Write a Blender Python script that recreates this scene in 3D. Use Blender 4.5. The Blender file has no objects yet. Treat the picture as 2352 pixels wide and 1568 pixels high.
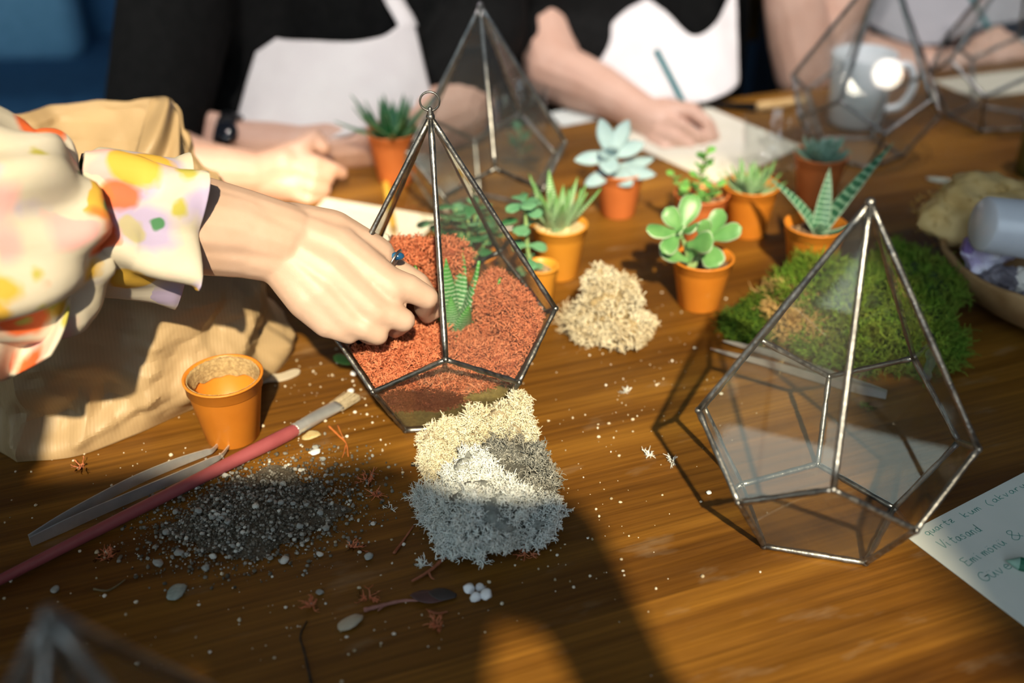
import bpy, math, random
import numpy as np
from mathutils import Vector, Matrix

SC = bpy.context.scene
COL = SC.collection
RNG = np.random.default_rng(7)

# ---------------------------------------------------------------- camera (calibrated on the two glass terrariums)
F_PX, TH, ROLL, CAM_H = 2463.0, math.radians(31.07), math.radians(-0.69), 0.48995
_c, _s = math.cos(TH), math.sin(TH)
FW = np.array([0, _c, -_s]); _r0 = np.array([1.0, 0, 0]); _u0 = np.array([0, _s, _c])
RT = math.cos(ROLL) * _r0 + math.sin(ROLL) * _u0
UPV = -math.sin(ROLL) * _r0 + math.cos(ROLL) * _u0
ORG = np.array([0, 0, CAM_H])
def ray(px, py): return FW + RT * (px - 1176) / F_PX - UPV * (py - 784) / F_PX
def at(px, py, z=0.0):
    d = ray(px, py); return ORG + d * (z - CAM_H) / d[2]
def dp(px, py, d): return ORG + d * ray(px, py)
def aty(px, py, y):
    d = ray(px, py); return ORG + d * y / d[1]

cam = bpy.data.cameras.new('camera'); camo = bpy.data.objects.new('camera', cam); COL.objects.link(camo)
cam.sensor_width = 36.0; cam.lens = F_PX * 36 / 2352
camo.matrix_world = Matrix(((RT[0], UPV[0], -FW[0], 0), (RT[1], UPV[1], -FW[1], 0), (RT[2], UPV[2], -FW[2], CAM_H), (0, 0, 0, 1)))
cam.clip_start = 0.02; cam.clip_end = 50
cam.dof.use_dof = True; cam.dof.focus_distance = 0.755; cam.dof.aperture_fstop = 2.9
SC.camera = camo

# ---------------------------------------------------------------- world, sun, window daylight, exposure
SC.view_settings.view_transform = 'Standard'; SC.view_settings.look = 'None'
SC.view_settings.exposure = 0.0; SC.view_settings.gamma = 1.0; SC.view_settings.use_curve_mapping = False
SC.cycles.transparent_max_bounces = 32; SC.cycles.max_bounces = 6; SC.cycles.diffuse_bounces = 3; SC.cycles.glossy_bounces = 3
SC.cycles.use_adaptive_sampling = True; SC.cycles.adaptive_threshold = 0.07; SC.cycles.adaptive_min_samples = 16; SC.cycles.use_denoising = True
SC.cycles.sample_clamp_indirect = 4.0
W = bpy.data.worlds.new('world'); SC.world = W; W.use_nodes = True
W.node_tree.nodes['Background'].inputs[0].default_value = (0.66, 0.78, 1.0, 1)
W.node_tree.nodes['Background'].inputs[1].default_value = 0.09
SUN_DIR = np.array([0.0759, -0.7583, 0.6474])          # from the table towards the sun
sun = bpy.data.lights.new('sun', 'SUN'); sun.energy = 7.5; sun.color = (1.0, 0.83, 0.55); sun.angle = math.radians(1.3)
suno = bpy.data.objects.new('sun', sun); COL.objects.link(suno)
suno.rotation_euler = Vector(-SUN_DIR).to_track_quat('-Z', 'Y').to_euler()
WIN_X0, WIN_X1, WIN_Z0, WIN_Z1, WIN_Y = -1.25, 0.60, 0.25, 2.38, -1.3
wl = bpy.data.lights.new('window_daylight', 'AREA'); wl.shape = 'RECTANGLE'; wl.size = WIN_X1 - WIN_X0; wl.size_y = WIN_Z1 - WIN_Z0
wl.energy = 50; wl.color = (0.72, 0.89, 1.0)
wlo = bpy.data.objects.new('window_daylight', wl); COL.objects.link(wlo)
wlo.location = ((WIN_X0 + WIN_X1) / 2, WIN_Y - 0.12, (WIN_Z0 + WIN_Z1) / 2); wlo.rotation_euler = (math.radians(90), 0, 0)

LWX, LW_Y0, LW_Y1, LW_Z0, LW_Z1 = -2.8, -1.0, 0.15, 0.25, 1.5     # second window, in the left wall
l2 = bpy.data.lights.new('left_window_daylight', 'AREA'); l2.shape = 'RECTANGLE'; l2.size = LW_Z1 - LW_Z0; l2.size_y = LW_Y1 - LW_Y0; l2.energy = 13; l2.color = (0.84, 1.0, 0.93)
l2o = bpy.data.objects.new('left_window_daylight', l2); COL.objects.link(l2o); l2o.location = (LWX + 0.0, (LW_Y0 + LW_Y1) / 2, (LW_Z0 + LW_Z1) / 2); l2o.rotation_euler = (0, math.radians(-90), 0)

# ---------------------------------------------------------------- mesh helpers
def setp(o, label=None, cat=None, group=None, kind=None):
    if label: o['label'] = label
    if cat: o['category'] = cat
    if group: o['group'] = group
    if kind: o['kind'] = kind
    return o
def thing(name, loc, label, cat, group=None, rz=0.0):
    o = bpy.data.objects.new(name, None); COL.objects.link(o); o.location = Vector(loc); o.rotation_euler = (0, 0, rz)
    o.empty_display_size = 0.02
    return setp(o, label, cat, group)
def meshdata(name, V, Fc, uv=None, smooth=True):
    me = bpy.data.meshes.new(name)
    V = np.asarray(V, dtype=np.float32)
    if isinstance(Fc, np.ndarray):
        n, k = Fc.shape
        me.vertices.add(len(V)); me.vertices.foreach_set('co', V.ravel())
        me.loops.add(n * k); me.loops.foreach_set('vertex_index', Fc.astype(np.int32).ravel())
        me.polygons.add(n); me.polygons.foreach_set('loop_start', np.arange(0, n * k, k, dtype=np.int32))
        me.update(calc_edges=True)
    else:
        me.from_pydata(V.tolist(), [], [tuple(int(i) for i in f) for f in Fc]); me.update()
    if uv is not None:
        lay = me.uv_layers.new(name='UVMap')
        li = np.empty(len(me.loops), dtype=np.int32); me.loops.foreach_get('vertex_index', li)
        lay.data.foreach_set('uv', np.asarray(uv, dtype=np.float32)[li].ravel())
    if smooth: me.polygons.foreach_set('use_smooth', np.ones(len(me.polygons), dtype=bool))
    me.validate()
    return me
def mk(name, VF, mat, parent=None, local=False, uv=None, smooth=True, label=None):
    """one mesh object; with a parent the world coordinates are made relative to it unless local"""
    V, Fc = VF[0], VF[1]
    if len(VF) > 2 and uv is None: uv = VF[2]
    V = np.asarray(V, dtype=float)
    if parent is not None and not local: V = V - base_of(parent)
    me = meshdata(name, V, Fc, uv, smooth)
    if mat is not None: me.materials.append(mat)
    o = bpy.data.objects.new(name, me); COL.objects.link(o)
    if parent is not None: o.parent = parent
    if label: o['label'] = label
    return o
def base_of(o):
    b = np.zeros(3)
    while o is not None: b = b + np.array(o.location); o = o.parent
    return b
def solo(name, VF, mat, label, cat, group=None, base=None, smooth=True, kind=None):
    """a top-level thing that is one mesh, with its origin at its base"""
    V = np.asarray(VF[0], float)
    if base is None: base = np.array([*(V[:, :2].min(0) + V[:, :2].max(0)) / 2, V[:, 2].min()])
    o = mk(name, (V - base, *VF[1:]), mat, smooth=smooth); o.location = Vector(base)
    return setp(o, label, cat, group, kind)
def join(*VFs):
    Vs, Fs, n = [], [], 0
    ks = set()
    for VF in VFs:
        V, Fc = np.asarray(VF[0], float), VF[1]
        Vs.append(V)
        if isinstance(Fc, np.ndarray): ks.add(Fc.shape[1]); Fs.append(Fc + n)
        else: ks.add(0); Fs.append([tuple(i + n for i in f) for f in Fc])
        n += len(V)
    V = np.concatenate(Vs)
    if len(ks) == 1 and 0 not in ks: return V, np.concatenate(Fs)
    out = []
    for f in Fs: out += (f.tolist() if isinstance(f, np.ndarray) else f)
    return V, out
def nrm(v):
    v = np.asarray(v, float); return v / (np.linalg.norm(v, axis=-1, keepdims=True) + 1e-12)
def box(c, s, rz=0.0, bev=0.0):
    x, y, z = np.array(s) / 2.0
    V = np.array([[-x, -y, -z], [x, -y, -z], [x, y, -z], [-x, y, -z], [-x, -y, z], [x, -y, z], [x, y, z], [-x, y, z]])
    V = V @ rotz(rz).T + np.array(c)
    return V, [(0, 3, 2, 1), (4, 5, 6, 7), (0, 1, 5, 4), (1, 2, 6, 5), (2, 3, 7, 6), (3, 0, 4, 7)]
def rotz(a):
    c, s = math.cos(a), math.sin(a); return np.array([[c, -s, 0], [s, c, 0], [0, 0, 1.0]])
def rot_to(d):
    """matrix whose z column is d"""
    d = nrm(d); a = np.array([0, 0, 1.0]) if abs(d[2]) < 0.95 else np.array([1.0, 0, 0])
    x = nrm(np.cross(a, d)); y = np.cross(d, x); return np.stack([x, y, d], 1)
def lathe(prof, n=32, closed=False):
    """profile of (r, z) turned round z; ends closed when r==0"""
    prof = np.asarray(prof, float); m = len(prof); a = np.linspace(0, 2 * math.pi, n, endpoint=False)
    V = np.stack([np.outer(prof[:, 0], np.cos(a)), np.outer(prof[:, 0], np.sin(a)), np.repeat(prof[:, 1:2], n, 1)], -1).reshape(-1, 3)
    i, j = np.meshgrid(np.arange(m if closed else m - 1), np.arange(n), indexing='ij'); j2 = (j + 1) % n; i2 = (i + 1) % m
    Q = np.stack([i * n + j, i * n + j2, i2 * n + j2, i2 * n + j], -1).reshape(-1, 4)
    return V, Q
def tube(pts, rad, n=8, caps=True, flat=None):
    """tube along a polyline with a radius per point; flat=(vector, factor) squashes it along vector"""
    P = np.asarray(pts, float); m = len(P); rad = np.broadcast_to(np.asarray(rad, float), (m,))
    T = np.gradient(P, axis=0); T = nrm(T)
    ref = np.array([0, 0, 1.0]) if abs(T[0][2]) < 0.9 else np.array([1.0, 0, 0])
    X = nrm(np.cross(ref, T[0])); fr = []
    for k in range(m):
        X = X - T[k] * (X @ T[k]); X = X / (np.linalg.norm(X) + 1e-12); fr.append((X, np.cross(T[k], X)))
    a = np.linspace(0, 2 * math.pi, n, endpoint=False)
    V = np.concatenate([P[k] + rad[k] * (np.outer(np.cos(a), fr[k][0]) + np.outer(np.sin(a), fr[k][1])) for k in range(m)])
    if flat is not None:
        fv, ff = nrm(flat[0]), flat[1]; C_ = np.repeat(P, n, 0); d = V - C_; V = C_ + d - np.outer(d @ fv, fv) * (1 - ff)
    i, j = np.meshgrid(np.arange(m - 1), np.arange(n), indexing='ij'); j2 = (j + 1) % n
    Q = np.stack([i * n + j, i * n + j2, (i + 1) * n + j2, (i + 1) * n + j], -1).reshape(-1, 4)
    if not caps: return V, Q
    return V, Q.tolist() + [tuple(range(n - 1, -1, -1)), tuple(range((m - 1) * n, m * n))]
def sphere(c, r, nu=12, nv=8):
    r = np.broadcast_to(np.asarray(r, float), (3,))
    t = np.linspace(0, math.pi, nv + 1)[1:-1]; a = np.linspace(0, 2 * math.pi, nu, endpoint=False)
    ring = np.stack([np.outer(np.sin(t), np.cos(a)), np.outer(np.sin(t), np.sin(a)), np.repeat(np.cos(t)[:, None], nu, 1)], -1).reshape(-1, 3)
    V = np.concatenate([ring, [[0, 0, 1]], [[0, 0, -1]]]) * r + np.asarray(c); m = nv - 1; Fc = []
    for i in range(m - 1):
        for j in range(nu): Fc.append((i * nu + j, (i + 1) * nu + j, (i + 1) * nu + (j + 1) % nu, i * nu + (j + 1) % nu))
    for j in range(nu):
        Fc.append((m * nu, j, (j + 1) % nu)); Fc.append((m * nu + 1, (m - 1) * nu + (j + 1) % nu, (m - 1) * nu + j))
    return V, Fc
def smoothpath(pts, n):
    """Catmull-Rom through points (any number of columns)"""
    P = np.asarray(pts, float); P = np.vstack([2 * P[0] - P[1], P, 2 * P[-1] - P[-2]]); m = len(P) - 3
    out = []
    for t in np.linspace(0, m - 1e-9, n):
        k = int(t); u = t - k; a, b, c, d = P[k:k + 4]
        out.append(0.5 * (2 * b + (c - a) * u + (2 * a - 5 * b + 4 * c - d) * u * u + (3 * b - a - 3 * c + d) * u ** 3))
    return np.array(out)
def grid_faces(nu, nv, wrap=False):
    i, j = np.meshgrid(np.arange(nu - 1), np.arange(nv if wrap else nv - 1), indexing='ij'); j2 = (j + 1) % nv
    return np.stack([i * nv + j, i * nv + j2, (i + 1) * nv + j2, (i + 1) * nv + j], -1).reshape(-1, 4)
def applied(o):
    """bake an object's modifiers into its mesh"""
    dg = bpy.context.evaluated_depsgraph_get(); dg.update()
    me = bpy.data.meshes.new_from_object(o.evaluated_get(dg)); old = o.data
    o.modifiers.clear(); o.data = me; bpy.data.meshes.remove(old); return o
def solidify(o, th, off=0.0):
    m = o.modifiers.new('s', 'SOLIDIFY'); m.thickness = th; m.offset = off; return o
def rcone(a, b, ra, rb, n=14):
    """tapered capsule"""
    a, b = np.asarray(a, float), np.asarray(b, float); L = np.linalg.norm(b - a)
    if L < 1e-6: return sphere(a, ra, n, 8)
    R = rot_to(b - a); t = np.linspace(-math.pi / 2, math.pi / 2, 9); prof = [(ra * math.cos(x), ra * math.sin(x)) for x in t[:5]] + [(rb * math.cos(x), L + rb * math.sin(x)) for x in t[4:]]
    prof[0] = (1e-5, prof[0][1]); prof[-1] = (1e-5, prof[-1][1])
    V, Q = lathe(prof, n); m = len(prof)
    Fc = Q.tolist() + [tuple(range(n - 1, -1, -1)), tuple(range((m - 1) * n, m * n))]
    return V @ R.T + a, Fc
def organic(name, chains, mat, parent=None, voxel=0.002, smooth=6, extra=(), label=None, factor=0.5):
    """one continuous skin grown over chains of (point, radius) by voxel remesh and smoothing"""
    parts = list(extra)
    for ch in chains:
        for (a, ra), (b, rb) in zip(ch[:-1], ch[1:]): parts.append(rcone(a, b, ra, rb))
    o = mk(name, join(*[(V, Fc if not isinstance(Fc, np.ndarray) else Fc.tolist()) for V, Fc in parts]), mat, parent, label=label)
    m = o.modifiers.new('r', 'REMESH'); m.mode = 'VOXEL'; m.voxel_size = voxel; m.use_smooth_shade = True
    if smooth: m = o.modifiers.new('sm', 'SMOOTH'); m.iterations = smooth; m.factor = factor
    return applied(o)
def vnoise(P, sc, seed=0):
    """cheap smooth value noise in -1..1 for many points"""
    P = np.asarray(P, float) * sc + seed * 17.31; i = np.floor(P).astype(np.int64); f = P - i; f = f * f * (3 - 2 * f); out = 0
    for dx in (0, 1):
        for dy in (0, 1):
            for dz in (0, 1):
                h = (i[:, 0] + dx) * 374761393 + (i[:, 1] + dy) * 668265263 + (i[:, 2] + dz) * 2147483647
                h = (h ^ (h >> 13)) * 1274126177; h = ((h ^ (h >> 16)) & 0xFFFF) / 32767.5 - 1
                out = out + h * (f[:, 0] if dx else 1 - f[:, 0]) * (f[:, 1] if dy else 1 - f[:, 1]) * (f[:, 2] if dz else 1 - f[:, 2])
    return out

# ---------------------------------------------------------------- materials
def newmat(name):
    m = bpy.data.materials.new(name); m.use_nodes = True; nt = m.node_tree
    return m, nt, nt.nodes['Principled BSDF']
def nd(nt, t, **kw):
    n = nt.nodes.new(t)
    for k, v in kw.items():
        if k.startswith('i_'): n.inputs[k[2:].replace('_', ' ')].default_value = v
        else: setattr(n, k, v)
    return n
def ramp(nt, fac, stops, interp='LINEAR'):
    r = nt.nodes.new('ShaderNodeValToRGB'); r.color_ramp.interpolation = interp; e = r.color_ramp.elements
    while len(e) < len(stops): e.new(0.5)
    for k, (p, c) in enumerate(stops): e[k].position = p; e[k].color = (*c[:3], 1)
    nt.links.new(fac, r.inputs[0]); return r.outputs[0]
def mixc(nt, fac, a, b, mode='MIX'):
    m = nt.nodes.new('ShaderNodeMix'); m.data_type = 'RGBA'; m.blend_type = mode
    for sock, v in ((m.inputs[0], fac), (m.inputs[6], a), (m.inputs[7], b)):
        if isinstance(v, (int, float)): sock.default_value = v
        elif isinstance(v, tuple): sock.default_value = (*v[:3], 1)
        else: nt.links.new(v, sock)
    return m.outputs[2]
def coords(nt, kind='Object', scale=(1, 1, 1), rot=(0, 0, 0), loc=(0, 0, 0)):
    t = nt.nodes.new('ShaderNodeTexCoord'); m = nt.nodes.new('ShaderNodeMapping')
    m.inputs['Scale'].default_value = scale; m.inputs['Rotation'].default_value = rot; m.inputs['Location'].default_value = loc
    nt.links.new(t.outputs[kind], m.inputs[0]); return m.outputs[0]
def noise(nt, vec, scale, detail=4, rough=0.55, dist=0.0):
    n = nt.nodes.new('ShaderNodeTexNoise'); n.inputs['Scale'].default_value = scale; n.inputs['Detail'].default_value = detail
    n.inputs['Roughness'].default_value = rough; n.inputs['Distortion'].default_value = dist; nt.links.new(vec, n.inputs['Vector']); return n.outputs['Fac']
def bump(nt, b, h, strength=0.3, dist=0.001):
    n = nt.nodes.new('ShaderNodeBump'); n.inputs['Strength'].default_value = strength; n.inputs['Distance'].default_value = dist
    nt.links.new(h, n.inputs['Height']); nt.links.new(n.outputs[0], b.inputs['Normal'])
def pm(name, c1, c2=None, scale=60.0, rough=0.6, bumps=0.0, bscale=None, metal=0.0, sss=0.0, island=None, trans=0.0, spec=None, sheen=0.0):
    """procedural material: two colours mixed by noise, optional relief, optional per-strand colours"""
    m, nt, b = newmat(name); b.inputs['Roughness'].default_value = rough; b.inputs['Metallic'].default_value = metal
    v = coords(nt); f = noise(nt, v, scale)
    c = ramp(nt, f, [(0.35, c1), (0.65, c2 or tuple(x * 0.8 for x in c1))])
    if island:
        g = nt.nodes.new('ShaderNodeNewGeometry'); c = mixc(nt, 0.65, c, ramp(nt, g.outputs['Random Per Island'], island))
    nt.links.new(c, b.inputs['Base Color'])
    if bumps: bump(nt, b, noise(nt, v, bscale or scale * 3, 3), bumps)
    if sss: b.inputs['Subsurface Weight'].default_value = sss; b.inputs['Subsurface Radius'].default_value = (0.008, 0.003, 0.0015); b.inputs['Subsurface Scale'].default_value = 1.0
    if trans: b.inputs['Transmission Weight'].default_value = trans
    if spec is not None: b.inputs['Specular IOR Level'].default_value = spec
    if sheen: b.inputs['Sheen Weight'].default_value = sheen
    return m
def glassmat(name, tint=(0.965, 0.975, 0.97), ior=1.62, haze=0.0, hazec=(0.7, 0.72, 0.7)):
    """clear pane: passes light straight through and mirrors by Fresnel, with a little surface film"""
    m, nt, b = newmat(name); nt.nodes.remove(b); out = nt.nodes['Material Output']
    t = nt.nodes.new('ShaderNodeBsdfTransparent'); t.inputs[0].default_value = (*tint, 1)
    g = nt.nodes.new('ShaderNodeBsdfGlossy'); g.inputs['Roughness'].default_value = 0.02
    fr = nt.nodes.new('ShaderNodeFresnel'); fr.inputs[0].default_value = ior
    geo = nt.nodes.new('ShaderNodeNewGeometry'); inv = nt.nodes.new('ShaderNodeMath'); inv.operation = 'SUBTRACT'; inv.inputs[0].default_value = 1.0; nt.links.new(geo.outputs['Backfacing'], inv.inputs[1])
    ff = nt.nodes.new('ShaderNodeMath'); ff.operation = 'MULTIPLY'; nt.links.new(fr.outputs[0], ff.inputs[0]); nt.links.new(inv.outputs[0], ff.inputs[1])   # a pane mirrors on its front side; inside faces just pass light
    mx = nt.nodes.new('ShaderNodeMixShader'); nt.links.new(ff.outputs[0], mx.inputs[0]); nt.links.new(t.outputs[0], mx.inputs[1]); nt.links.new(g.outputs[0], mx.inputs[2])
    if haze:
        d = nt.nodes.new('ShaderNodeBsdfDiffuse'); d.inputs[0].default_value = (*hazec, 1)
        f = noise(nt, coords(nt), 14.0, 5); mm = nt.nodes.new('ShaderNodeMath'); mm.operation = 'MULTIPLY'; mm.inputs[1].default_value = haze * 2; nt.links.new(f, mm.inputs[0])
        m2 = nt.nodes.new('ShaderNodeMixShader'); nt.links.new(mm.outputs[0], m2.inputs[0]); nt.links.new(mx.outputs[0], m2.inputs[1]); nt.links.new(d.outputs[0], m2.inputs[2]); mx = m2
    nt.links.new(mx.outputs[0], out.inputs[0]); return m

# ================================================================ setting
TROT = math.radians(20.0)                                # the table stands turned 20 degrees to the camera
TU = np.array([math.cos(TROT), math.sin(TROT), 0]); TV = np.array([-math.sin(TROT), math.cos(TROT), 0])
def tuv(u, v, z=0.0): return TU * u + TV * v + np.array([0, 0, z])

def wood_mat():
    m, nt, b = newmat('walnut_wood')
    v = coords(nt, 'Object', (1.1, 13.0, 6.0)); big = noise(nt, v, 1.5, 6, 0.6, 0.5)
    v2 = coords(nt, 'Object', (2.2, 110.0, 20.0)); fine = noise(nt, v2, 2.4, 5, 0.65, 0.3)
    v3 = coords(nt, 'Object', (0.28, 7.5, 1.0)); stave = nt.nodes.new('ShaderNodeTexVoronoi'); stave.inputs['Scale'].default_value = 1.6; stave.feature = 'F1'
    nt.links.new(v3, stave.inputs['Vector'])
    c = ramp(nt, big, [(0.28, (0.085, 0.032, 0.005)), (0.48, (0.19, 0.081, 0.011)), (0.72, (0.33, 0.155, 0.022))])
    c = mixc(nt, 0.75, c, ramp(nt, fine, [(0.30, (0.40, 0.36, 0.33)), (0.62, (1, 1, 1))]), 'MULTIPLY')
    sv = nt.nodes.new('ShaderNodeSeparateColor'); nt.links.new(stave.outputs['Color'], sv.inputs[0])
    c = mixc(nt, 0.6, c, ramp(nt, sv.outputs[0], [(0.1, (0.62, 0.58, 0.55)), (0.9, (1.15, 1.12, 1.05))]), 'MULTIPLY')
    sm = noise(nt, coords(nt, 'Object', (3, 9, 1)), 6.0, 5)
    c = mixc(nt, ramp(nt, sm, [(0.62, (0, 0, 0)), (0.8, (0.22, 0.22, 0.22))]), c, (0.40, 0.34, 0.24))
    nt.links.new(c, b.inputs['Base Color'])
    r = ramp(nt, noise(nt, coords(nt, 'Object', (5, 22, 1)), 5.0, 4), [(0.3, (0.34,) * 3), (0.7, (0.52,) * 3)]); nt.links.new(r, b.inputs['Roughness'])
    b.inputs['Specular IOR Level'].default_value = 0.28; bump(nt, b, fine, 0.12, 0.0006); return m
M_WOOD = wood_mat()

tb = thing('table', tuv(0.25, 0.70, -0.75), 'large dark walnut table covered with plants and craft supplies', 'table', rz=TROT)
U0_, U1_, V0_, V1_ = -0.75, 1.75, 0.17, 1.278
def tl(u, v, z): return np.array([u - 0.25, v - 0.70, z + 0.75])
V_, F_ = box(tl((U0_ + U1_) / 2, (V0_ + V1_) / 2, -0.018), (U1_ - U0_, V1_ - V0_, 0.036))
top = mk('table_top', (V_, F_), M_WOOD, tb, local=True, smooth=False)
bv = top.modifiers.new('b', 'BEVEL'); bv.width = 0.004; bv.segments = 2; applied(top)
for u in (U0_ + 0.1, U1_ - 0.1):
    for v in (V0_ + 0.1, V1_ - 0.1): mk('leg', box(tl(u, v, -0.393), (0.07, 0.07, 0.714)), M_WOOD, tb, local=True, smooth=False)
ap = join(box(tl(0.5, V0_ + 0.1, -0.076), (2.3, 0.025, 0.08)), box(tl(0.5, V1_ - 0.1, -0.076), (2.3, 0.025, 0.08)))
mk('apron_rail', ap, M_WOOD, tb, local=True, smooth=False)

M_FLOOR = pm('dark_floor', (0.055, 0.05, 0.045), (0.035, 0.03, 0.028), 9, 0.5, 0.1)
M_WALLB = pm('blue_wall_paint', (0.055, 0.13, 0.24), (0.045, 0.11, 0.21), 7, 0.7, 0.1)
M_WALL = pm('wall_paint', (0.40, 0.40, 0.38), (0.36, 0.36, 0.35), 6, 0.8, 0.1)
setp(mk('floor', box((0, 1.2, -0.78), (5.6, 5.4, 0.06)), M_FLOOR, smooth=False), 'dark floor under the table', kind='structure')
setp(mk('ceiling', box((0, 1.05, 3.68), (5.6, 5.2, 0.06)), M_WALL, smooth=False), 'plain pale ceiling', kind='structure')
setp(mk('wall_far', box((0, 3.6, 1.435), (5.6, 0.1, 4.43)), M_WALLB, smooth=False), 'dark blue wall behind the seated people', kind='structure')
zt, zb, xl, xr, wy = 3.65, -0.78, -2.8, 2.8, WIN_Y - 0.2
wall = join(box(((xl + WIN_X0) / 2, wy, (zt + zb) / 2), (WIN_X0 - xl, 0.12, zt - zb)), box(((WIN_X1 + xr) / 2, wy, (zt + zb) / 2), (xr - WIN_X1, 0.12, zt - zb)),
            box(((WIN_X0 + WIN_X1) / 2, wy, (WIN_Z0 + zb) / 2), (WIN_X1 - WIN_X0, 0.12, WIN_Z0 - zb)), box(((WIN_X0 + WIN_X1) / 2, wy, (WIN_Z1 + zt) / 2), (WIN_X1 - WIN_X0, 0.12, zt - WIN_Z1)))
setp(mk('wall_near', wall, M_WALL, smooth=False), 'grey wall with the sunny window', kind='structure')
M_FRAME = pm('window_frame_paint', (0.55, 0.55, 0.52), None, 20, 0.5)
wx, wz = (WIN_X0 + WIN_X1) / 2, (WIN_Z0 + WIN_Z1) / 2
wf = [box((WIN_X0 + 0.02, wy, wz), (0.04, 0.05, WIN_Z1 - WIN_Z0)), box((WIN_X1 - 0.02, wy, wz), (0.04, 0.05, WIN_Z1 - WIN_Z0)), box((wx, wy, WIN_Z0 + 0.02), (WIN_X1 - WIN_X0, 0.05, 0.04)), box((wx, wy, WIN_Z1 - 0.02), (WIN_X1 - WIN_X0, 0.05, 0.04))]
w1 = setp(mk('window_1', join(*wf), M_FRAME, smooth=False), 'tall window letting in low warm sun', kind='structure')
mk('sun_block_panel', box((0.54, wy, (WIN_Z0 + 1.93) / 2), (0.13, 0.03, 1.93 - WIN_Z0)), M_FRAME, w1, smooth=False)  # unseen panel added in the opening to keep sun off the near right table

lx = LWX - 0.06; lw = [box((lx, (-1.56 + LW_Y0) / 2, 1.435), (0.12, LW_Y0 + 1.56, 4.43)), box((lx, (LW_Y1 + 3.65) / 2, 1.435), (0.12, 3.65 - LW_Y1, 4.43)), box((lx, (LW_Y0 + LW_Y1) / 2, (LW_Z0 - 0.78) / 2), (0.12, LW_Y1 - LW_Y0, LW_Z0 + 0.78)), box((lx, (LW_Y0 + LW_Y1) / 2, (LW_Z1 + 3.65) / 2), (0.12, LW_Y1 - LW_Y0, 3.65 - LW_Z1))]
setp(mk('wall_left', join(*lw), M_WALL, smooth=False), 'grey wall with the second window', kind='structure')
ly, lz = (LW_Y0 + LW_Y1) / 2, (LW_Z0 + LW_Z1) / 2
wf = [box((lx + 0.07, LW_Y0, lz), (0.03, 0.05, LW_Z1 - LW_Z0)), box((lx + 0.07, LW_Y1, lz), (0.03, 0.05, LW_Z1 - LW_Z0)), box((lx + 0.07, ly, LW_Z0), (0.03, LW_Y1 - LW_Y0, 0.05)), box((lx + 0.07, ly, LW_Z1), (0.03, LW_Y1 - LW_Y0, 0.05)), box((lx + 0.09, ly - 0.15, lz), (0.03, 0.07, LW_Z1 - LW_Z0)), box((lx + 0.09, ly, lz + 0.1), (0.03, LW_Y1 - LW_Y0, 0.05))]
setp(mk('window_2', join(*wf), M_FRAME, smooth=False), 'white barred window in the side wall', kind='structure')

# blue upholstered sofa behind the seated people
M_SOFA = pm('blue_sofa_fabric', (0.045, 0.15, 0.30), (0.036, 0.12, 0.25), 30, 0.85, 0.2, 400)
M_SOFAL = pm('pale_blue_fabric', (0.22, 0.48, 0.70), (0.18, 0.42, 0.62), 30, 0.85, 0.2, 400)
so = thing('sofa', (-0.9, 2.80, -0.75), 'deep blue upholstered sofa behind the seated people', 'sofa', rz=0.06)
def soft(name, c, s, mat, par, bev=0.04):
    o = mk(name, box(c, s), mat, par, local=True); b = o.modifiers.new('b', 'BEVEL'); b.width = bev; b.segments = 4; return applied(o)
soft('seat', (0, 0, 0.30), (2.3, 0.75, 0.30), M_SOFA, so, 0.05)
for sx in (-0.58, 0.58): soft('back_cushion', (sx, 0.30, 0.62), (1.14, 0.22, 0.62), M_SOFA, so, 0.07)
soft('armrest', (-1.22, 0, 0.40), (0.2, 0.80, 0.55), M_SOFA, so, 0.06); soft('armrest', (1.22, 0, 0.40), (0.2, 0.80, 0.55), M_SOFA, so, 0.06)
for sx in (-1.05, 1.05):
    for sy in (-0.3, 0.3): mk('leg', box((sx, sy, 0.08), (0.06, 0.06, 0.16)), M_WOOD, so, local=True, smooth=False)
cp = dp(30, 0, 2.75); cu_ = thing('cushion', cp + np.array([0, -0.02, -0.10]), 'pale blue square cushion on the sofa in the top left corner', 'cushion')
soft('pillow', (0, 0, 0.06), (0.34, 0.12, 0.22), M_SOFAL, cu_, 0.05)

# ================================================================ glass terrariums (half dodecahedron drawn up to a point)
M_GLASS = glassmat('clear_glass', haze=0.010)
M_GLASSC = glassmat('clean_glass', haze=0.008)
def metal_mat():
    m, nt, b = newmat('soldered_came'); v = coords(nt); f = noise(nt, v, 90, 5)
    nt.links.new(ramp(nt, f, [(0.3, (0.15, 0.15, 0.15)), (0.7, (0.36, 0.355, 0.34))]), b.inputs['Base Color']); b.inputs['Metallic'].default_value = 1.0
    nt.links.new(ramp(nt, noise(nt, v, 240, 3), [(0.3, (0.28,) * 3), (0.7, (0.5,) * 3)]), b.inputs['Roughness']); bump(nt, b, noise(nt, v, 300, 3), 0.5, 0.0008); return m
M_CAME = metal_mat()
def terr_pts(a, rot):
    k = np.arange(5); aU = rot - k * 2 * math.pi / 5; aL = aU - math.pi / 5
    ring = lambda r, an, z: np.stack([a * r * np.cos(an), a * r * np.sin(an), np.full(5, a * z)], -1)
    return np.array([0, 0, a * 3.573]), ring(1.378, aU, 1.378), ring(1.376, aL, 0.851), ring(0.851, aL, 0.0)
def pane(P, th=0.0018, inset=0.0012):
    P = np.asarray(P); c = P.mean(0); P = c + (P - c) * (1 - inset / 0.04); n = nrm(np.cross(P[1] - P[0], P[2] - P[0])); k = len(P)
    V = np.concatenate([P + n * th / 2, P - n * th / 2])
    return V, [tuple(range(k)), tuple(range(2 * k - 1, k - 1, -1))] + [(i, k + i, k + (i + 1) % k, (i + 1) % k) for i in range(k)]
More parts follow.
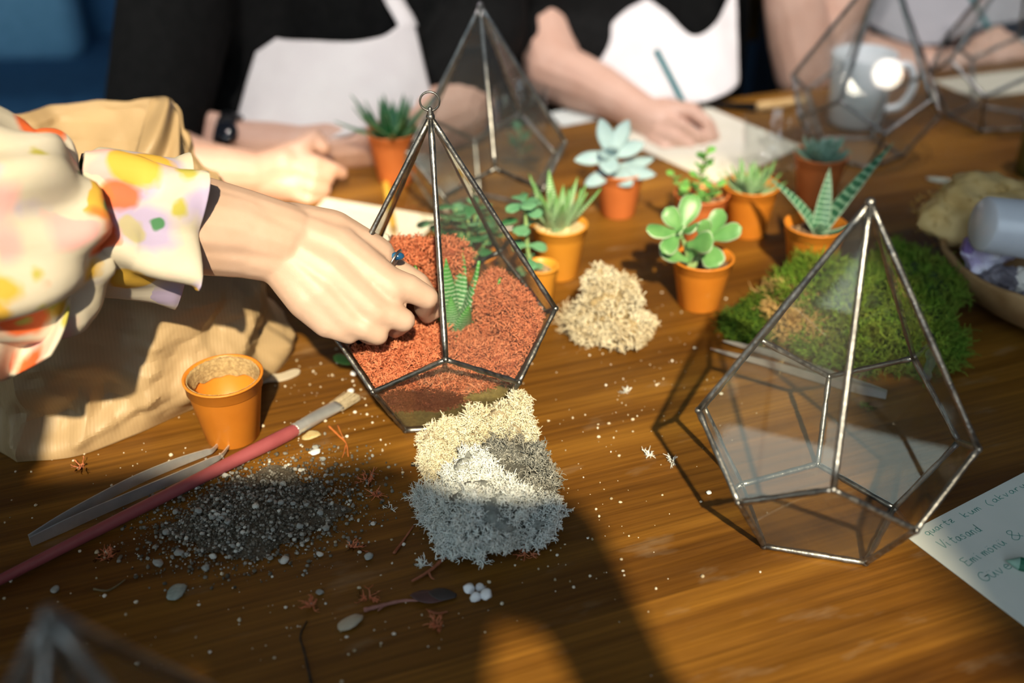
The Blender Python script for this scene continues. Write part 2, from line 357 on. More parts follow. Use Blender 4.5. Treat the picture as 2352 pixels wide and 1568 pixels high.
def terrarium(x, y, rot, a, open_k, label, ring=False, lift=0.0022, cr=0.0021):
    t = thing('glass_terrarium', (x, y, 0), label, 'terrarium')
    A, U, L, B = [p + np.array([0, 0, lift]) for p in terr_pts(a, rot)]
    edges = [(A, U[k]) for k in range(5)] + [(U[k], L[k]) for k in range(5)] + [(L[k], U[(k + 1) % 5]) for k in range(5)] + [(L[k], B[k]) for k in range(5)] + [(B[k], B[(k + 1) % 5]) for k in range(5)]
    fr = []
    for p, q in edges:
        n = 12; s = np.linspace(0, 1, n)[:, None]; pts = p + (q - p) * s; r = cr * (1 + 0.10 * RNG.standard_normal(n)); fr.append(tube(pts, r, 8))
    for p in [A, *U, *L, *B]: fr.append(sphere(p, cr * (1.55 if p is A else 1.22), 10, 6))
    if ring:
        an = np.linspace(0, 2 * math.pi, 25); R_ = 0.0068
        fr.append(tube(np.stack([R_ * np.cos(an), 0 * an, R_ * np.sin(an)], -1) + A + np.array([0, 0, R_ + 0.0045]), 0.0008, 6, caps=False))
        fr.append(rcone(A, A + np.array([0, 0, 0.006]), 0.003, 0.0016, 8))
    mk('metal_frame', join(*[(V, F if not isinstance(F, np.ndarray) else F.tolist()) for V, F in fr]), M_CAME, t, local=True)
    mk('base_pane', pane(B[::-1]), M_GLASS, t, local=True, smooth=False)
    for k in range(5):
        k1 = (k + 1) % 5
        mk('lower_pane', pane([B[k], B[k1], L[k1], U[k1], L[k]]), M_GLASS, t, local=True, smooth=False)
        if k != open_k: mk('upper_pane', pane([A, U[k], L[k], U[k1]]), M_GLASS, t, local=True, smooth=False)
    return t, A, U, L, B
MX, MY, MROT, MA = -0.0553, 0.72595, 3.5534, 0.06574
terrarium(MX, MY, MROT, MA, 4, 'glass terrarium with a wire ring on top, filled with orange moss', ring=True)
terrarium(0.20976, 0.5759, 3.1897, 0.065, 3, 'large empty clear glass terrarium beside the handwritten note')
terrarium(-0.0273, 1.0825, 3.6028, 0.0629, 0, 'empty glass terrarium behind the one filled with orange moss', cr=0.0023)
terrarium(0.4292, 1.2563, 2.8232, 0.0637, 1, 'glass terrarium standing in front of the white mug', cr=0.0023)
terrarium(0.6391, 1.3685, 2.2408, 0.0636, 1, 'dark-framed glass terrarium at the far right end of the table', cr=0.0025)
terrarium(-0.1524, 0.2546, 3.35, 0.065, 2, 'glass terrarium whose tip pokes in at the bottom left corner')

# ================================================================ pots and succulents
def potmat(name, c1, c2):
    m, nt, b = newmat(name); v = coords(nt); b.inputs['Roughness'].default_value = 0.45
    f = noise(nt, v, 25, 5); c = ramp(nt, f, [(0.35, c1), (0.7, c2)])
    dust = noise(nt, v, 70, 6, 0.7); c = mixc(nt, ramp(nt, dust, [(0.60, (0, 0, 0)), (0.85, (0.35, 0.35, 0.35))]), c, (0.62, 0.42, 0.25))
    nt.links.new(c, b.inputs['Base Color']); pass
    bump(nt, b, noise(nt, v, 160, 3), 0.08); return m
M_POT_O = potmat('orange_plastic', (0.62, 0.20, 0.018), (0.72, 0.25, 0.025))
M_POT_R = potmat('red_orange_plastic', (0.60, 0.17, 0.045), (0.70, 0.21, 0.06))
M_POT_Y = potmat('yellow_orange_plastic', (0.72, 0.30, 0.03), (0.80, 0.35, 0.04))
M_SOIL = pm('potting_soil', (0.075, 0.045, 0.024), (0.20, 0.13, 0.075), 320, 0.95, 0.9, 500)
M_SAND = pm('pale_grit', (0.55, 0.42, 0.22), (0.72, 0.60, 0.36), 380, 0.95, 0.9, 600)
def pot_prof(R, h):
    t = 0.0011; rb = R * 0.70; lip = h * 0.20
    out = [(0.0005, 0.0), (rb - 0.001, 0.0), (rb, 0.001), (R * 0.945, h - lip), (R * 0.945 + 0.0004, h - lip + 0.0006), (R * 0.985, h - lip + 0.001), (R - 0.0003, h - 0.0022), (R + 0.0009, h - 0.0016), (R + 0.0010, h - 0.0004), (R, h)]
    inn = [(R - t, h - 0.0004), (R - t - 0.0012, h - lip), (rb - t, 0.002), (0.0005, 0.002)]
    return out + inn
def soil(R, n=26, h=0.0025, seed=0):
    r = np.linspace(0, 1, 9); a = np.linspace(0, 2 * math.pi, n, endpoint=False); rr, aa = np.meshgrid(r, a, indexing='ij')
    x, y = R * rr * np.cos(aa), R * rr * np.sin(aa); z = h * vnoise(np.stack([x, y, 0 * x], -1).reshape(-1, 3), 260, seed).reshape(x.shape) + 0.002 * (1 - rr ** 2)
    return np.stack([x, y, z], -1).reshape(-1, 3), grid_faces(9, n, True)
def pebble(r, seed, flat=0.8, nu=8, nv=6):
    V, F = sphere((0, 0, 0), r, nu, nv); n = nrm(V); V = V * (1 + 0.28 * vnoise(n, 1.7, seed))[:, None]; return V * np.array([1, 1, flat]), F
def pot(x, y, label, mat, R=0.0275, h=0.05, fill=0.78, soilm=None, cat='plant', name='potted_succulent', grit=14, seed=1):
    t = thing(name, (x, y, 0), label, cat)
    mk('pot', lathe(pot_prof(R, h), 40), mat, t, local=True)
    if fill:
        zf = h * fill; rf = (R * 0.70 + (R * 0.945 - R * 0.70) * fill / 0.8) - 0.0014
        V, F = soil(min(rf, R - 0.0022), seed=seed); mk('soil', (V + np.array([0, 0, zf]), F), soilm or M_SOIL, t, local=True)
        rs = np.random.default_rng(seed)
        if grit:
            ps = []
            for k in range(grit):
                an, rr = rs.uniform(0, 6.28), R * 0.8 * math.sqrt(rs.uniform(0, 1)); V, F = pebble(rs.uniform(0.0014, 0.0034), seed * 31 + k); ps.append((V + np.array([rr * math.cos(an), rr * math.sin(an), zf + 0.002]), F))
            o = mk('grit', join(*ps), M_GRIT if soilm is None else M_SAND, t, local=True); o['kind'] = 'stuff'
        t['zf'] = zf
    return t
M_GRIT = pm('soil_grit', (0.22, 0.14, 0.08), (0.45, 0.33, 0.20), 90, 0.95, 0.6, 500)

def leaf(base, d, up, L, Wd, th, prof='lance', curl=0.0, nu=13, nv=10, droop=0.0, fold=0.0):
    """a fleshy leaf: grows from base along d, its upper face towards up, bending by curl; returns V, F, UV"""
    d = nrm(d); up = nrm(np.asarray(up, float) - d * np.dot(up, d)); side = np.cross(d, up)
    u = np.linspace(0, 1, nu)
    if prof == 'lance': w = (0.62 + 0.75 * u - 1.37 * u ** 1.7) * 1.15; w = np.maximum(w, 0); tk = (1 - 0.75 * u)
    elif prof == 'oval': w = np.sin(np.pi * np.clip(0.06 + 0.94 * u, 0, 1) ** 1.25) ** 0.75 * 1.0 + 0.16 * (1 - u); tk = 0.35 + 0.9 * np.sin(np.pi * u) ** 0.8
    elif prof == 'spoon': w = np.where(u < 0.3, 0.30 + 0.5 * u, 0.45 + 0.6 * np.sin(np.clip((u - 0.3) / 0.7, 0, 1) * np.pi * 0.86 + 0.2)); w = np.minimum(w, 1.0) * np.sqrt(np.clip((1 - u) * 9, 0, 1)); tk = 0.9 * np.sqrt(np.clip((1 - u) * 5, 0, 1)) + 0.1
    else: w = np.sin(np.pi * np.clip(u, 0, 1) ** 0.7) ** 0.9 + 0.08 * (1 - u); tk = np.ones(nu)
    ang = curl * u; dx = np.concatenate([[0], np.cumsum(np.cos((ang[1:] + ang[:-1]) / 2) / (nu - 1))]); dz = np.concatenate([[0], np.cumsum(np.sin((ang[1:] + ang[:-1]) / 2) / (nu - 1))])
    cen = np.asarray(base) + L * (np.outer(dx, d) + np.outer(dz, up)); nup = np.outer(np.cos(ang), up) - np.outer(np.sin(ang), d)
    a = np.linspace(0, 2 * math.pi, nv, endpoint=False); ca, sa = np.cos(a), np.sin(a)
    lift = np.abs(ca) ** 1.5 * fold
    V = cen[:, None, :] + (w * Wd / 2)[:, None, None] * ca[None, :, None] * side + ((tk * th / 2)[:, None] * np.where(sa > 0, 0.55, 1.0)[None, :] * sa[None, :] + (w * Wd / 2)[:, None] * lift[None, :])[:, :, None] * nup[:, None, :]
    V = V.reshape(-1, 3); Fc = grid_faces(nu, nv, True).tolist() + [tuple(range(nv - 1, -1, -1)), tuple(range((nu - 1) * nv, nu * nv))]
    uv = np.stack([np.repeat(u, nv), np.tile(0.5 + 0.5 * ca, nu)], -1)
    return V, Fc, uv
def leafmat(name, c1, c2, edge=None, bands=None, rough=0.4, tip=None, spots=None, bscale=30.0, bw=0.5):
    m, nt, b = newmat(name); b.inputs['Roughness'].default_value = rough
    c = ramp(nt, noise(nt, coords(nt), 60, 4), [(0.3, c1), (0.7, c2)])
    tc = nt.nodes.new('ShaderNodeUVMap'); sp = nt.nodes.new('ShaderNodeSeparateXYZ'); nt.links.new(tc.outputs[0], sp.inputs[0])
    if tip: c = mixc(nt, ramp(nt, sp.outputs[0], [(0.45, (0, 0, 0)), (0.95, (1, 1, 1))]), c, tip)
    if bands:
        w = nt.nodes.new('ShaderNodeTexWave'); w.bands_direction = 'X'; w.inputs['Scale'].default_value = bscale / 3.18; w.inputs['Distortion'].default_value = 2.0; w.inputs['Detail'].default_value = 2; w.inputs['Detail Scale'].default_value = 1.2
        mp = nt.nodes.new('ShaderNodeMapping'); mp.inputs['Scale'].default_value = (1.0, 0.6, 1); nt.links.new(tc.outputs[0], mp.inputs[0]); nt.links.new(mp.outputs[0], w.inputs['Vector'])
        fac = ramp(nt, w.outputs['Fac'], [(0.70, (0, 0, 0)), (0.84, (1, 1, 1))])
        n2 = nt.nodes.new('ShaderNodeTexNoise'); n2.inputs['Scale'].default_value = 26; nt.links.new(tc.outputs[0], n2.inputs['Vector'])
        fac = mixc(nt, 1.0, fac, ramp(nt, n2.outputs['Fac'], [(0.36, (0.15,) * 3), (0.52, (1, 1, 1))]), 'MULTIPLY')
        fac = mixc(nt, 1.0, fac, ramp(nt, sp.outputs[0], [(bw, (1, 1, 1)), (1.0, (0.2,) * 3)]), 'MULTIPLY')
        c = mixc(nt, fac, c, bands)
    if edge:
        d = nt.nodes.new('ShaderNodeMath'); d.operation = 'SUBTRACT'; d.inputs[1].default_value = 0.5; nt.links.new(sp.outputs[1], d.inputs[0])
        ab = nt.nodes.new('ShaderNodeMath'); ab.operation = 'ABSOLUTE'; nt.links.new(d.outputs[0], ab.inputs[0])
        c = mixc(nt, ramp(nt, ab.outputs[0], [(0.40, (0, 0, 0)), (0.48, (1, 1, 1))]), c, edge)
    nt.links.new(c, b.inputs['Base Color'])
    pass
    bump(nt, b, noise(nt, coords(nt), 300, 2), 0.08); return m
M_HAW = leafmat('zebra_leaf', (0.035, 0.16, 0.055), (0.06, 0.24, 0.08), bands=(0.62, 0.74, 0.58), tip=(0.06, 0.30, 0.04), bscale=20, bw=0.35)
M_HAW2 = leafmat('striped_leaf', (0.06, 0.17, 0.06), (0.10, 0.26, 0.09), bands=(0.60, 0.70, 0.52), tip=(0.10, 0.32, 0.06), bscale=20, bw=0.6)
M_ALOE = leafmat('tiger_aloe_leaf', (0.018, 0.085, 0.045), (0.04, 0.15, 0.075), bands=(0.24, 0.42, 0.28), edge=(0.28, 0.42, 0.30), bscale=13, bw=0.8)
M_JADE = leafmat('plump_green_leaf', (0.085, 0.25, 0.07), (0.15, 0.34, 0.11), edge=(0.52, 0.64, 0.46))
M_BLUE = leafmat('powder_blue_leaf', (0.24, 0.37, 0.43), (0.32, 0.45, 0.50), rough=0.7)
M_GREEN = leafmat('dark_green_leaf', (0.025, 0.12, 0.04), (0.05, 0.20, 0.08), edge=(0.12, 0.34, 0.16))
M_SAGE = leafmat('sage_green_leaf', (0.07, 0.24, 0.12), (0.16, 0.36, 0.20))
M_BRIGHT = leafmat('fresh_green_leaf', (0.10, 0.36, 0.06), (0.20, 0.46, 0.12))
M_GREY = leafmat('grey_green_leaf', (0.10, 0.20, 0.14), (0.20, 0.32, 0.24))
M_SPIKY = leafmat('deep_green_spike', (0.012, 0.09, 0.03), (0.03, 0.15, 0.05), edge=(0.25, 0.45, 0.22))
M_STEM = pm('green_stem', (0.22, 0.36, 0.12), (0.30, 0.42, 0.18), 90, 0.6)
M_STEMB = pm('woody_stem', (0.28, 0.20, 0.09), (0.22, 0.26, 0.09), 90, 0.7)

def rosette(t, c, n, L, Wd, th, mat, lean=(0.25, 1.25), seed=0, curl=0.35, prof='lance', inner=0.75, r0=0.004, az0=0.0, nu=13):
    rs = np.random.default_rng(seed); c = np.asarray(c)
    for k in range(n):
        f = k / max(1, n - 1); az = az0 + k * 2.399; el = lean[1] + (lean[0] - lean[1]) * f + rs.uniform(-0.1, 0.1)
        d = np.array([math.cos(az) * math.cos(el), math.sin(az) * math.cos(el), math.sin(el)]); up = np.array([-math.cos(az) * math.sin(el), -math.sin(az) * math.sin(el), math.cos(el)])
        l = L * (inner + (1 - inner) * math.sin(math.pi * min(1, 0.25 + f))) * rs.uniform(0.88, 1.12)
        mk('leaf', leaf(c + np.array([math.cos(az), math.sin(az), 0]) * r0 * (0.3 + f), d, up, l, Wd * rs.uniform(0.9, 1.1), th, prof, curl, nu), mat, t, local=True)

# empty pot
P0 = at(514, 875, 0.05)
p = pot(P0[0], P0[1], 'empty orange plastic pot dusted with dry soil beside the brush', M_POT_O, R=0.029, h=0.056, fill=0, cat='pot', name='plant_pot')
V, F = soil(0.019, h=0.0012, seed=4); mk('dried_soil', (V + np.array([0, 0, 0.0035]), F), pm('dried_soil_orange', (0.42, 0.15, 0.015), (0.30, 0.22, 0.10), 120, 0.9, 0.5), p, local=True)
# grit clinging to the inside of the rim
an = np.linspace(0.2, 3.6, 40); ring = []
prof_ = [(0.0272, 0.0545), (0.0268, 0.0555), (0.0262, 0.052), (0.0252, 0.045), (0.0245, 0.040)]
V, Q = lathe(prof_, 60); V = V * (1 - 0.012 * np.abs(vnoise(V, 420, 2)))[:, None]; V[:, 2] += 0.003 * vnoise(V, 160, 5) * (V[:, 2] < 0.05)
mk('soil_crust', (V, Q), pm('dry_soil_crust', (0.50, 0.36, 0.17), (0.30, 0.20, 0.09), 420, 0.95, 0.8, 700), p, local=True)

# plump jade-like succulent, front
c = at(1615, 588, 0.05); p = pot(c[0], c[1], 'orange pot with a plump pale-edged oval-leaved succulent', M_POT_O, seed=3); z = p['zf']
S0 = np.array([-0.012, -0.006, z])
def stemleaf(t, pts, r, mat): return mk('stem', tube(smoothpath(pts, 12), np.linspace(r, r * 0.7, 12), 8), mat, t, local=True)
sA = [S0, S0 + [-0.004, 0, 0.018], S0 + [-0.012, -0.004, 0.040]]; sB = [S0 + [0.002, 0, 0.002], S0 + [0.008, 0.0, 0.015], S0 + [0.013, 0.002, 0.028]]
stemleaf(p, sA, 0.0028, M_STEM); stemleaf(p, sB, 0.0028, M_STEM)
def setleaves(t, origin, specs, mat, prof='spoon', th=0.006):
    for (dx, dy, dz, L, Wd, ux, uy, uz, cu) in specs: mk('leaf', leaf(origin, (dx, dy, dz), (ux, uy, uz), L, Wd, th, prof, cu), mat, t, local=True)
A_ = S0 + np.array([-0.012, -0.004, 0.040])
setleaves(p, A_, [(-0.9, -0.2, 0.1, 0.034, 0.017, 0, -0.5, 1, 0.2), (-0.55, 0.2, 0.9, 0.026, 0.017, 0.3, -1, 0.3, -0.2), (0.35, 0.4, 0.9, 0.036, 0.020, -0.2, -1, 0.3, -0.2), (0.45, -0.5, 0.35, 0.024, 0.012, -0.3, -0.5, 1, 0.3), (-0.1, -0.7, 0.5, 0.016, 0.011, 0, -1, 0.6, 0.2), (-0.5, -0.5, -0.35, 0.028, 0.016, 0, -0.8, 0.7, 0.1)], M_JADE)
setleaves(p, A_ + np.array([0.006, -0.002, -0.012]), [(0.6, -0.5, 0.35, 0.032, 0.021, -0.2, -1, 0.7, 0.25)], M_JADE)
B_ = S0 + np.array([0.013, 0.002, 0.028])
setleaves(p, B_, [(0.15, -0.6, -0.35, 0.030, 0.021, -0.1, -1, 0.3, 0.1), (0.45, 0.3, 0.85, 0.032, 0.018, 0.2, -1, 0.2, -0.1), (0.95, -0.1, 0.45, 0.034, 0.016, -0.3, -0.9, 0.7, 0.15), (-0.25, -0.2, 0.9, 0.026, 0.015, 0.2, -1, 0.2, 0.1)], M_JADE, th=0.007)
setleaves(p, S0 + np.array([-0.002, -0.002, 0.010]), [(-0.85, -0.2, 0.45, 0.036, 0.016, 0.2, -0.8, 0.7, 0.2), (0.2, -0.2, 0.9, 0.024, 0.014, -0.6, -1, 0.2, 0.1)], M_JADE)

# blue succulent
c = at(1423, 392, 0.05); p = pot(c[0], c[1], 'red-orange pot with a powder-blue flower-shaped succulent', M_POT_R, R=0.0265, h=0.052, seed=5); z = p['zf']
stemleaf(p, [(0, 0, z), (-0.003, -0.002, z + 0.014), (-0.010, -0.004, z + 0.030)], 0.003, M_STEM)
O = np.array([-0.011, -0.006, z + 0.030])
setleaves(p, O, [(-0.25, 0.3, 0.95, 0.040, 0.018, 0.3, -1, 0.2, -0.2), (0.45, 0.3, 0.8, 0.042, 0.017, -0.2, -1, 0.3, -0.2), (0.95, 0.1, 0.25, 0.038, 0.019, 0, -0.6, 0.9, 0.15), (-1, -0.2, -0.10, 0.040, 0.017, 0, -0.6, 0.9, 0.1), (-0.1, -0.6, -0.25, 0.030, 0.022, 0, -1, 0.6, 0.1), (0.05, -0.5, 0.6, 0.022, 0.014, 0, -1, 0.6, 0.3), (-0.45, -0.5, 0.15, 0.024, 0.013, 0, -0.7, 0.8, 0.3)], M_BLUE, 'oval', 0.007)
O2 = O + np.array([0.004, 0, -0.016])
setleaves(p, O2, [(0.9, -0.25, -0.08, 0.046, 0.018, 0, -0.5, 0.9, 0.1), (0.5, -0.7, -0.3, 0.032, 0.020, 0, -0.8, 0.7, 0.1), (-0.8, -0.5, -0.30, 0.040, 0.017, -0.2, -0.6, 0.8, 0.1), (0.8, 0.2, 0.10, 0.046, 0.015, 0, -0.5, 0.9, 0.1)], M_BLUE, 'oval', 0.007)

# small-leaved stem plant
c = at(1612, 442, 0.05); p = pot(c[0], c[1], 'orange pot with a wispy small-leaved succulent behind the plump one', M_POT_R, R=0.0275, seed=6); z = p['zf']
rs = np.random.default_rng(12)
for (bx, by, hx, hz, n) in ((-0.004, 0.0, 0.006, 0.060, 7), (-0.012, -0.004, -0.022, 0.034, 4), (0.004, -0.006, 0.010, 0.022, 4), (-0.008, -0.01, -0.014, 0.016, 3)):
    pts = smoothpath([(bx, by, z), (bx + hx * 0.3, by, z + hz * 0.5), (bx + hx, by - 0.002, z + hz)], 10); mk('stem', tube(pts, np.linspace(0.0014, 0.0009, 10), 6), M_STEMB, p, local=True)
    for k in range(n):
        q = pts[int(9 * (0.3 + 0.7 * k / max(1, n - 1)))]; az = k * 1.9 + bx * 300
        for s in (0, math.pi): mk('leaf', leaf(q, (math.cos(az + s), math.sin(az + s), 0.35), (0, 0, 1), rs.uniform(0.009, 0.014), rs.uniform(0.008, 0.011), 0.003, 'spoon', 0.2, 9, 8), M_BRIGHT, p, local=True)
# haworthia in the row
c = at(1724, 432, 0.05); p = pot(c[0], c[1], 'orange pot with a small spiky striped succulent in front of the glass cup', M_POT_O, R=0.029, h=0.055, seed=7)
rosette(p, (0, 0, p['zf'] - 0.002), 20, 0.045, 0.011, 0.006, M_HAW2, (1.35, 0.35), 3, 0.3)
# far grey-green rosette
c = at(1885, 368, 0.05); p = pot(c[0], c[1], 'orange pot with a grey-green rosette seen through the glass of a far terrarium', M_POT_R, R=0.0285, h=0.058, seed=8)
rosette(p, (0, 0, p['zf'] + 0.002), 18, 0.034, 0.015, 0.005, M_GREY, (1.2, 0.1), 5, 0.5, 'oval')
# tiger aloe
c = at(1873, 523, 0.05); p = pot(c[0], c[1], 'orange pot with a tiger aloe of three long mottled blades', M_POT_O, R=0.029, h=0.055, seed=9); z = p['zf'] - 0.002
for (d, up, L, Wd, cu) in (((0.62, 0.30, 0.80), (-0.8, -0.5, 0.5), 0.112, 0.021, -0.12), ((-0.55, 0.05, 0.95), (0.75, -0.6, 0.3), 0.076, 0.018, -0.55), ((0.12, 0.25, 0.95), (-0.05, -1, 0.3), 0.066, 0.021, -0.12), ((0.5, -0.55, 0.28), (0, 0.4, 0.9), 0.040, 0.018, 0.5), ((-0.1, -0.6, 0.5), (0, 0.6, 0.6), 0.026, 0.017, 0.4)):
    mk('leaf', leaf((0.004, 0.002, z), d, up, L, Wd, 0.007, 'lance', cu, 20, 12, fold=0.35), M_ALOE, p, local=True)
# haworthia next to the filled terrarium
c = at(1285, 512, 0.055); p = pot(c[0], c[1], 'yellow-orange pot with pale grit and an upright striped succulent', M_POT_Y, R=0.0265, h=0.055, fill=0.9, soilm=M_SAND, seed=10)
rosette(p, (-0.002, 0, p['zf'] - 0.001), 17, 0.056, 0.015, 0.008, M_HAW2, (1.35, 0.75), 8, 0.22, r0=0.007)
# small pot with the trailing stem
c = at(1243, 612, 0.04); p = pot(c[0], c[1], 'little orange pot of bare soil against the edge of the filled terrarium', M_POT_Y, R=0.0155, h=0.042, seed=11); z = p['zf']
rs = np.random.default_rng(5)
pts = smoothpath([(-0.006, 0.004, z), (-0.012, 0.008, z + 0.020), (-0.014, 0.010, z + 0.058), (-0.015, 0.010, z + 0.068)], 14); mk('stem', tube(pts, 0.0018, 8), M_STEM, p, local=True)
for k, f in enumerate(np.linspace(0.15, 1, 7)):
    q = pts[int(13 * f)]
    for s in (0, math.pi):
        az = k * 1.3 + s + 0.4; mk('leaf', leaf(q, (math.cos(az), math.sin(az), 0.1 - 0.2 * (1 - f)), (0, -0.3, 1), rs.uniform(0.015, 0.021), rs.uniform(0.012, 0.017), 0.002, 'spoon', -0.4, 11, 8, fold=0.15), M_SAGE, p, local=True)
# bushy green plant seen through the filled terrarium
c = at(1075, 590, 0.045); p = pot(c[0], c[1] + 0.006, 'orange pot with a bushy dark green plant behind the filled terrarium', M_POT_O, R=0.027, h=0.048, seed=13); z = p['zf']
rs = np.random.default_rng(15)
for k in range(7):
    az = k * 2.399; rr = 0.006 + 0.0032 * k; hx = 0.055 - 0.003 * k; e = np.array([rr * math.cos(az) * 1.5, rr * math.sin(az) * 0.9, z + hx]); pts = smoothpath([(0.003 * math.cos(az), 0.003 * math.sin(az), z), (e[0] * 0.6, e[1] * 0.6, z + hx * 0.55), e], 9); mk('stem', tube(pts, 0.0012, 6), M_STEM, p, local=True)
    for j in range(7):
        q = pts[min(8, 3 + j)]; a2 = j * 2.399 + k; mk('leaf', leaf(q, (math.cos(a2), math.sin(a2), rs.uniform(-0.2, 0.5)), (0, 0, 1), rs.uniform(0.014, 0.022), rs.uniform(0.010, 0.015), 0.002, 'spoon', -0.2, 9, 8), M_GREEN if (j + k) % 3 else M_SAGE, p, local=True)
# spiky agave far left
c = aty(930, 348, 1.185); p = pot(c[0] - 0.012, c[1], 'orange pot with a dark spiky agave next to the crossed arms', M_POT_R, R=0.030, h=0.062, seed=14)
rosette(p, (0, 0, p['zf'] + 0.004), 22, 0.062, 0.017, 0.006, M_SPIKY, (1.3, 0.15), 9, 0.25, 'lance', r0=0.008)

# ================================================================ moss and lichen
def strands(P, D, L, w, rs, seg=3, curl=0.5, taper=0.5):
    """N thin curved three-sided strands at once"""
    N = len(P); D = nrm(D); L = np.broadcast_to(L, (N,)); w = np.broadcast_to(w, (N,))
    pts = [P]; d = D; bias = rs.standard_normal((N, 3)) * curl
    for k in range(seg):
        pts.append(pts[-1] + d * (L / seg)[:, None]); d = nrm(d + bias / seg * 1.6 + rs.standard_normal((N, 3)) * curl * 0.35)
    pts = np.stack(pts, 1); X = nrm(np.cross(D, rs.standard_normal((N, 3)))); Y = np.cross(D, X)
    a = np.array([0, 2.094, 4.189]); rad = (w / 2)[:, None] * np.linspace(1, taper, seg + 1)[None, :]
    V = pts[:, :, None, :] + rad[:, :, None, None] * (np.cos(a)[None, None, :, None] * X[:, None, None, :] + np.sin(a)[None, None, :, None] * Y[:, None, None, :])
    V = V.reshape(-1, 3); k, j = np.meshgrid(np.arange(seg), np.arange(3), indexing='ij'); j2 = (j + 1) % 3
    q = np.stack([k * 3 + j, k * 3 + j2, (k + 1) * 3 + j2, (k + 1) * 3 + j], -1).reshape(-1, 4)
    Fc = (q[None] + (np.arange(N) * 3 * (seg + 1))[:, None, None]).reshape(-1, 4)
    return V, Fc, pts
def blob_core(c, r, seed, nu=28, nv=18, amp=0.16, shrink=0.72):
    V, F = sphere((0, 0, 0), 1.0, nu, nv); V = V * (shrink + amp * vnoise(V, 2.2, seed) + amp * 0.5 * vnoise(V, 6, seed + 3))[:, None]; return V * np.asarray(r) + np.asarray(c), F
def sample_blobs(blobs, n, rs, zmin=0.0008, amp=0.16):
    ar = np.array([(r[0] * r[1]) ** .8 + (r[0] * r[2]) ** .8 + (r[1] * r[2]) ** .8 for c, r in blobs]); k = rs.choice(len(blobs), n, p=ar / ar.sum())
    u = nrm(rs.standard_normal((n, 3))); C_ = np.array([b[0] for b in blobs], float)[k]; R_ = np.array([b[1] for b in blobs], float)[k]
    f = 0.95 + amp * vnoise(u, 2.2, 5) + amp * 0.8 * vnoise(u * 1.0 + k[:, None] * 7.7, 5, 8); P = C_ + u * R_ * f[:, None]; Nn = nrm(u / R_); keep = P[:, 2] > zmin
    for i, (c, r) in enumerate(blobs): keep &= ~((k != i) & ((((P - np.array(c)) / np.array(r)) ** 2).sum(1) < 0.8))
    return P[keep], Nn[keep]
LAST_CORE = [0]
def clump(blobs, n, L, w, seed, branch=3, curl=0.6, confine=None, zmin=0.0008, up=0.0, core=True, amp=0.16, spread=0.9, iso=0.85):
    rs = np.random.default_rng(seed); P, Nn = sample_blobs(blobs, n, rs, zmin, amp); N = len(P)
    D = nrm(Nn * (1 - 0.45 * iso) + rs.standard_normal((N, 3)) * (0.4 + 0.35 * iso) + np.array([0, 0, up])); Ls = L * rs.uniform(0.6, 1.25, N)
    V0, F0, pts = strands(P - Nn * L * 0.35, D, Ls, w * 1.15, rs, 3, curl, 0.8); VF = [(V0, F0)]
    for b in range(branch):
        k = rs.integers(1, 4, N); q = pts[np.arange(N), k]; d = nrm(D + rs.standard_normal((N, 3)) * spread + Nn * 0.2)
        V1, F1, _ = strands(q, d, Ls * rs.uniform(0.4, 0.75, N), w * 0.85, rs, 2, curl, 0.6); VF.append((V1, F1))
    V, Fc = join(*VF); LAST_CORE[0] = len(Fc)
    if core:
        for i, (c, r) in enumerate(blobs):
            Vc, Fcc = blob_core(c, r, seed + i, amp=amp); q = np.array([f if len(f) == 4 else (f[0], f[1], f[2], f[2]) for f in Fcc]); t = q[:, 2] == q[:, 3]; 
            quad = q[~t]; Fc = np.concatenate([Fc, quad + len(V)]); V = np.concatenate([V, Vc])
    V[:, 2] = np.maximum(V[:, 2], zmin * 0.5)
    if confine is not None: V = confine(V)
    return V, Fc
def mossmat(name, stops, shade, rough=0.9):
    m, nt, b = newmat(name); b.inputs['Roughness'].default_value = rough; g = nt.nodes.new('ShaderNodeNewGeometry'); c = ramp(nt, g.outputs['Random Per Island'], stops)
    c = mixc(nt, ramp(nt, noise(nt, coords(nt), 45, 4), [(0.42, (0, 0, 0)), (0.72, (0.8, 0.8, 0.8))]), c, shade); nt.links.new(c, b.inputs['Base Color']); b.inputs['Specular IOR Level'].default_value = 0.2; return m
M_RED = mossmat('orange_reindeer_moss', [(0, (0.50, 0.14, 0.065)), (0.5, (0.70, 0.24, 0.12)), (1, (0.82, 0.34, 0.19))], (0.62, 0.19, 0.09))
M_GREYM = mossmat('grey_reindeer_moss', [(0, (0.70, 0.76, 0.75)), (0.5, (0.84, 0.88, 0.86)), (1, (0.93, 0.94, 0.90))], (0.78, 0.80, 0.74))
M_GREYD = mossmat('dark_grey_moss', [(0, (0.16, 0.17, 0.16)), (0.5, (0.30, 0.31, 0.29)), (1, (0.44, 0.44, 0.40))], (0.25, 0.23, 0.18))
M_CREAM = mossmat('cream_lichen', [(0, (0.62, 0.54, 0.38)), (0.5, (0.80, 0.73, 0.55)), (1, (0.90, 0.85, 0.68))], (0.58, 0.45, 0.26))
M_CREAM2 = mossmat('pale_cream_moss', [(0, (0.70, 0.64, 0.46)), (0.5, (0.85, 0.79, 0.60)), (1, (0.92, 0.88, 0.72))], (0.72, 0.62, 0.40))
M_MOSS = mossmat('green_sheet_moss', [(0, (0.045, 0.11, 0.010)), (0.5, (0.10, 0.21, 0.018)), (1, (0.20, 0.33, 0.04))], (0.19, 0.20, 0.03))
M_MOSSB = mossmat('dark_green_moss', [(0, (0.02, 0.055, 0.008)), (0.6, (0.05, 0.12, 0.012)), (1, (0.14, 0.24, 0.02))], (0.10, 0.12, 0.01))
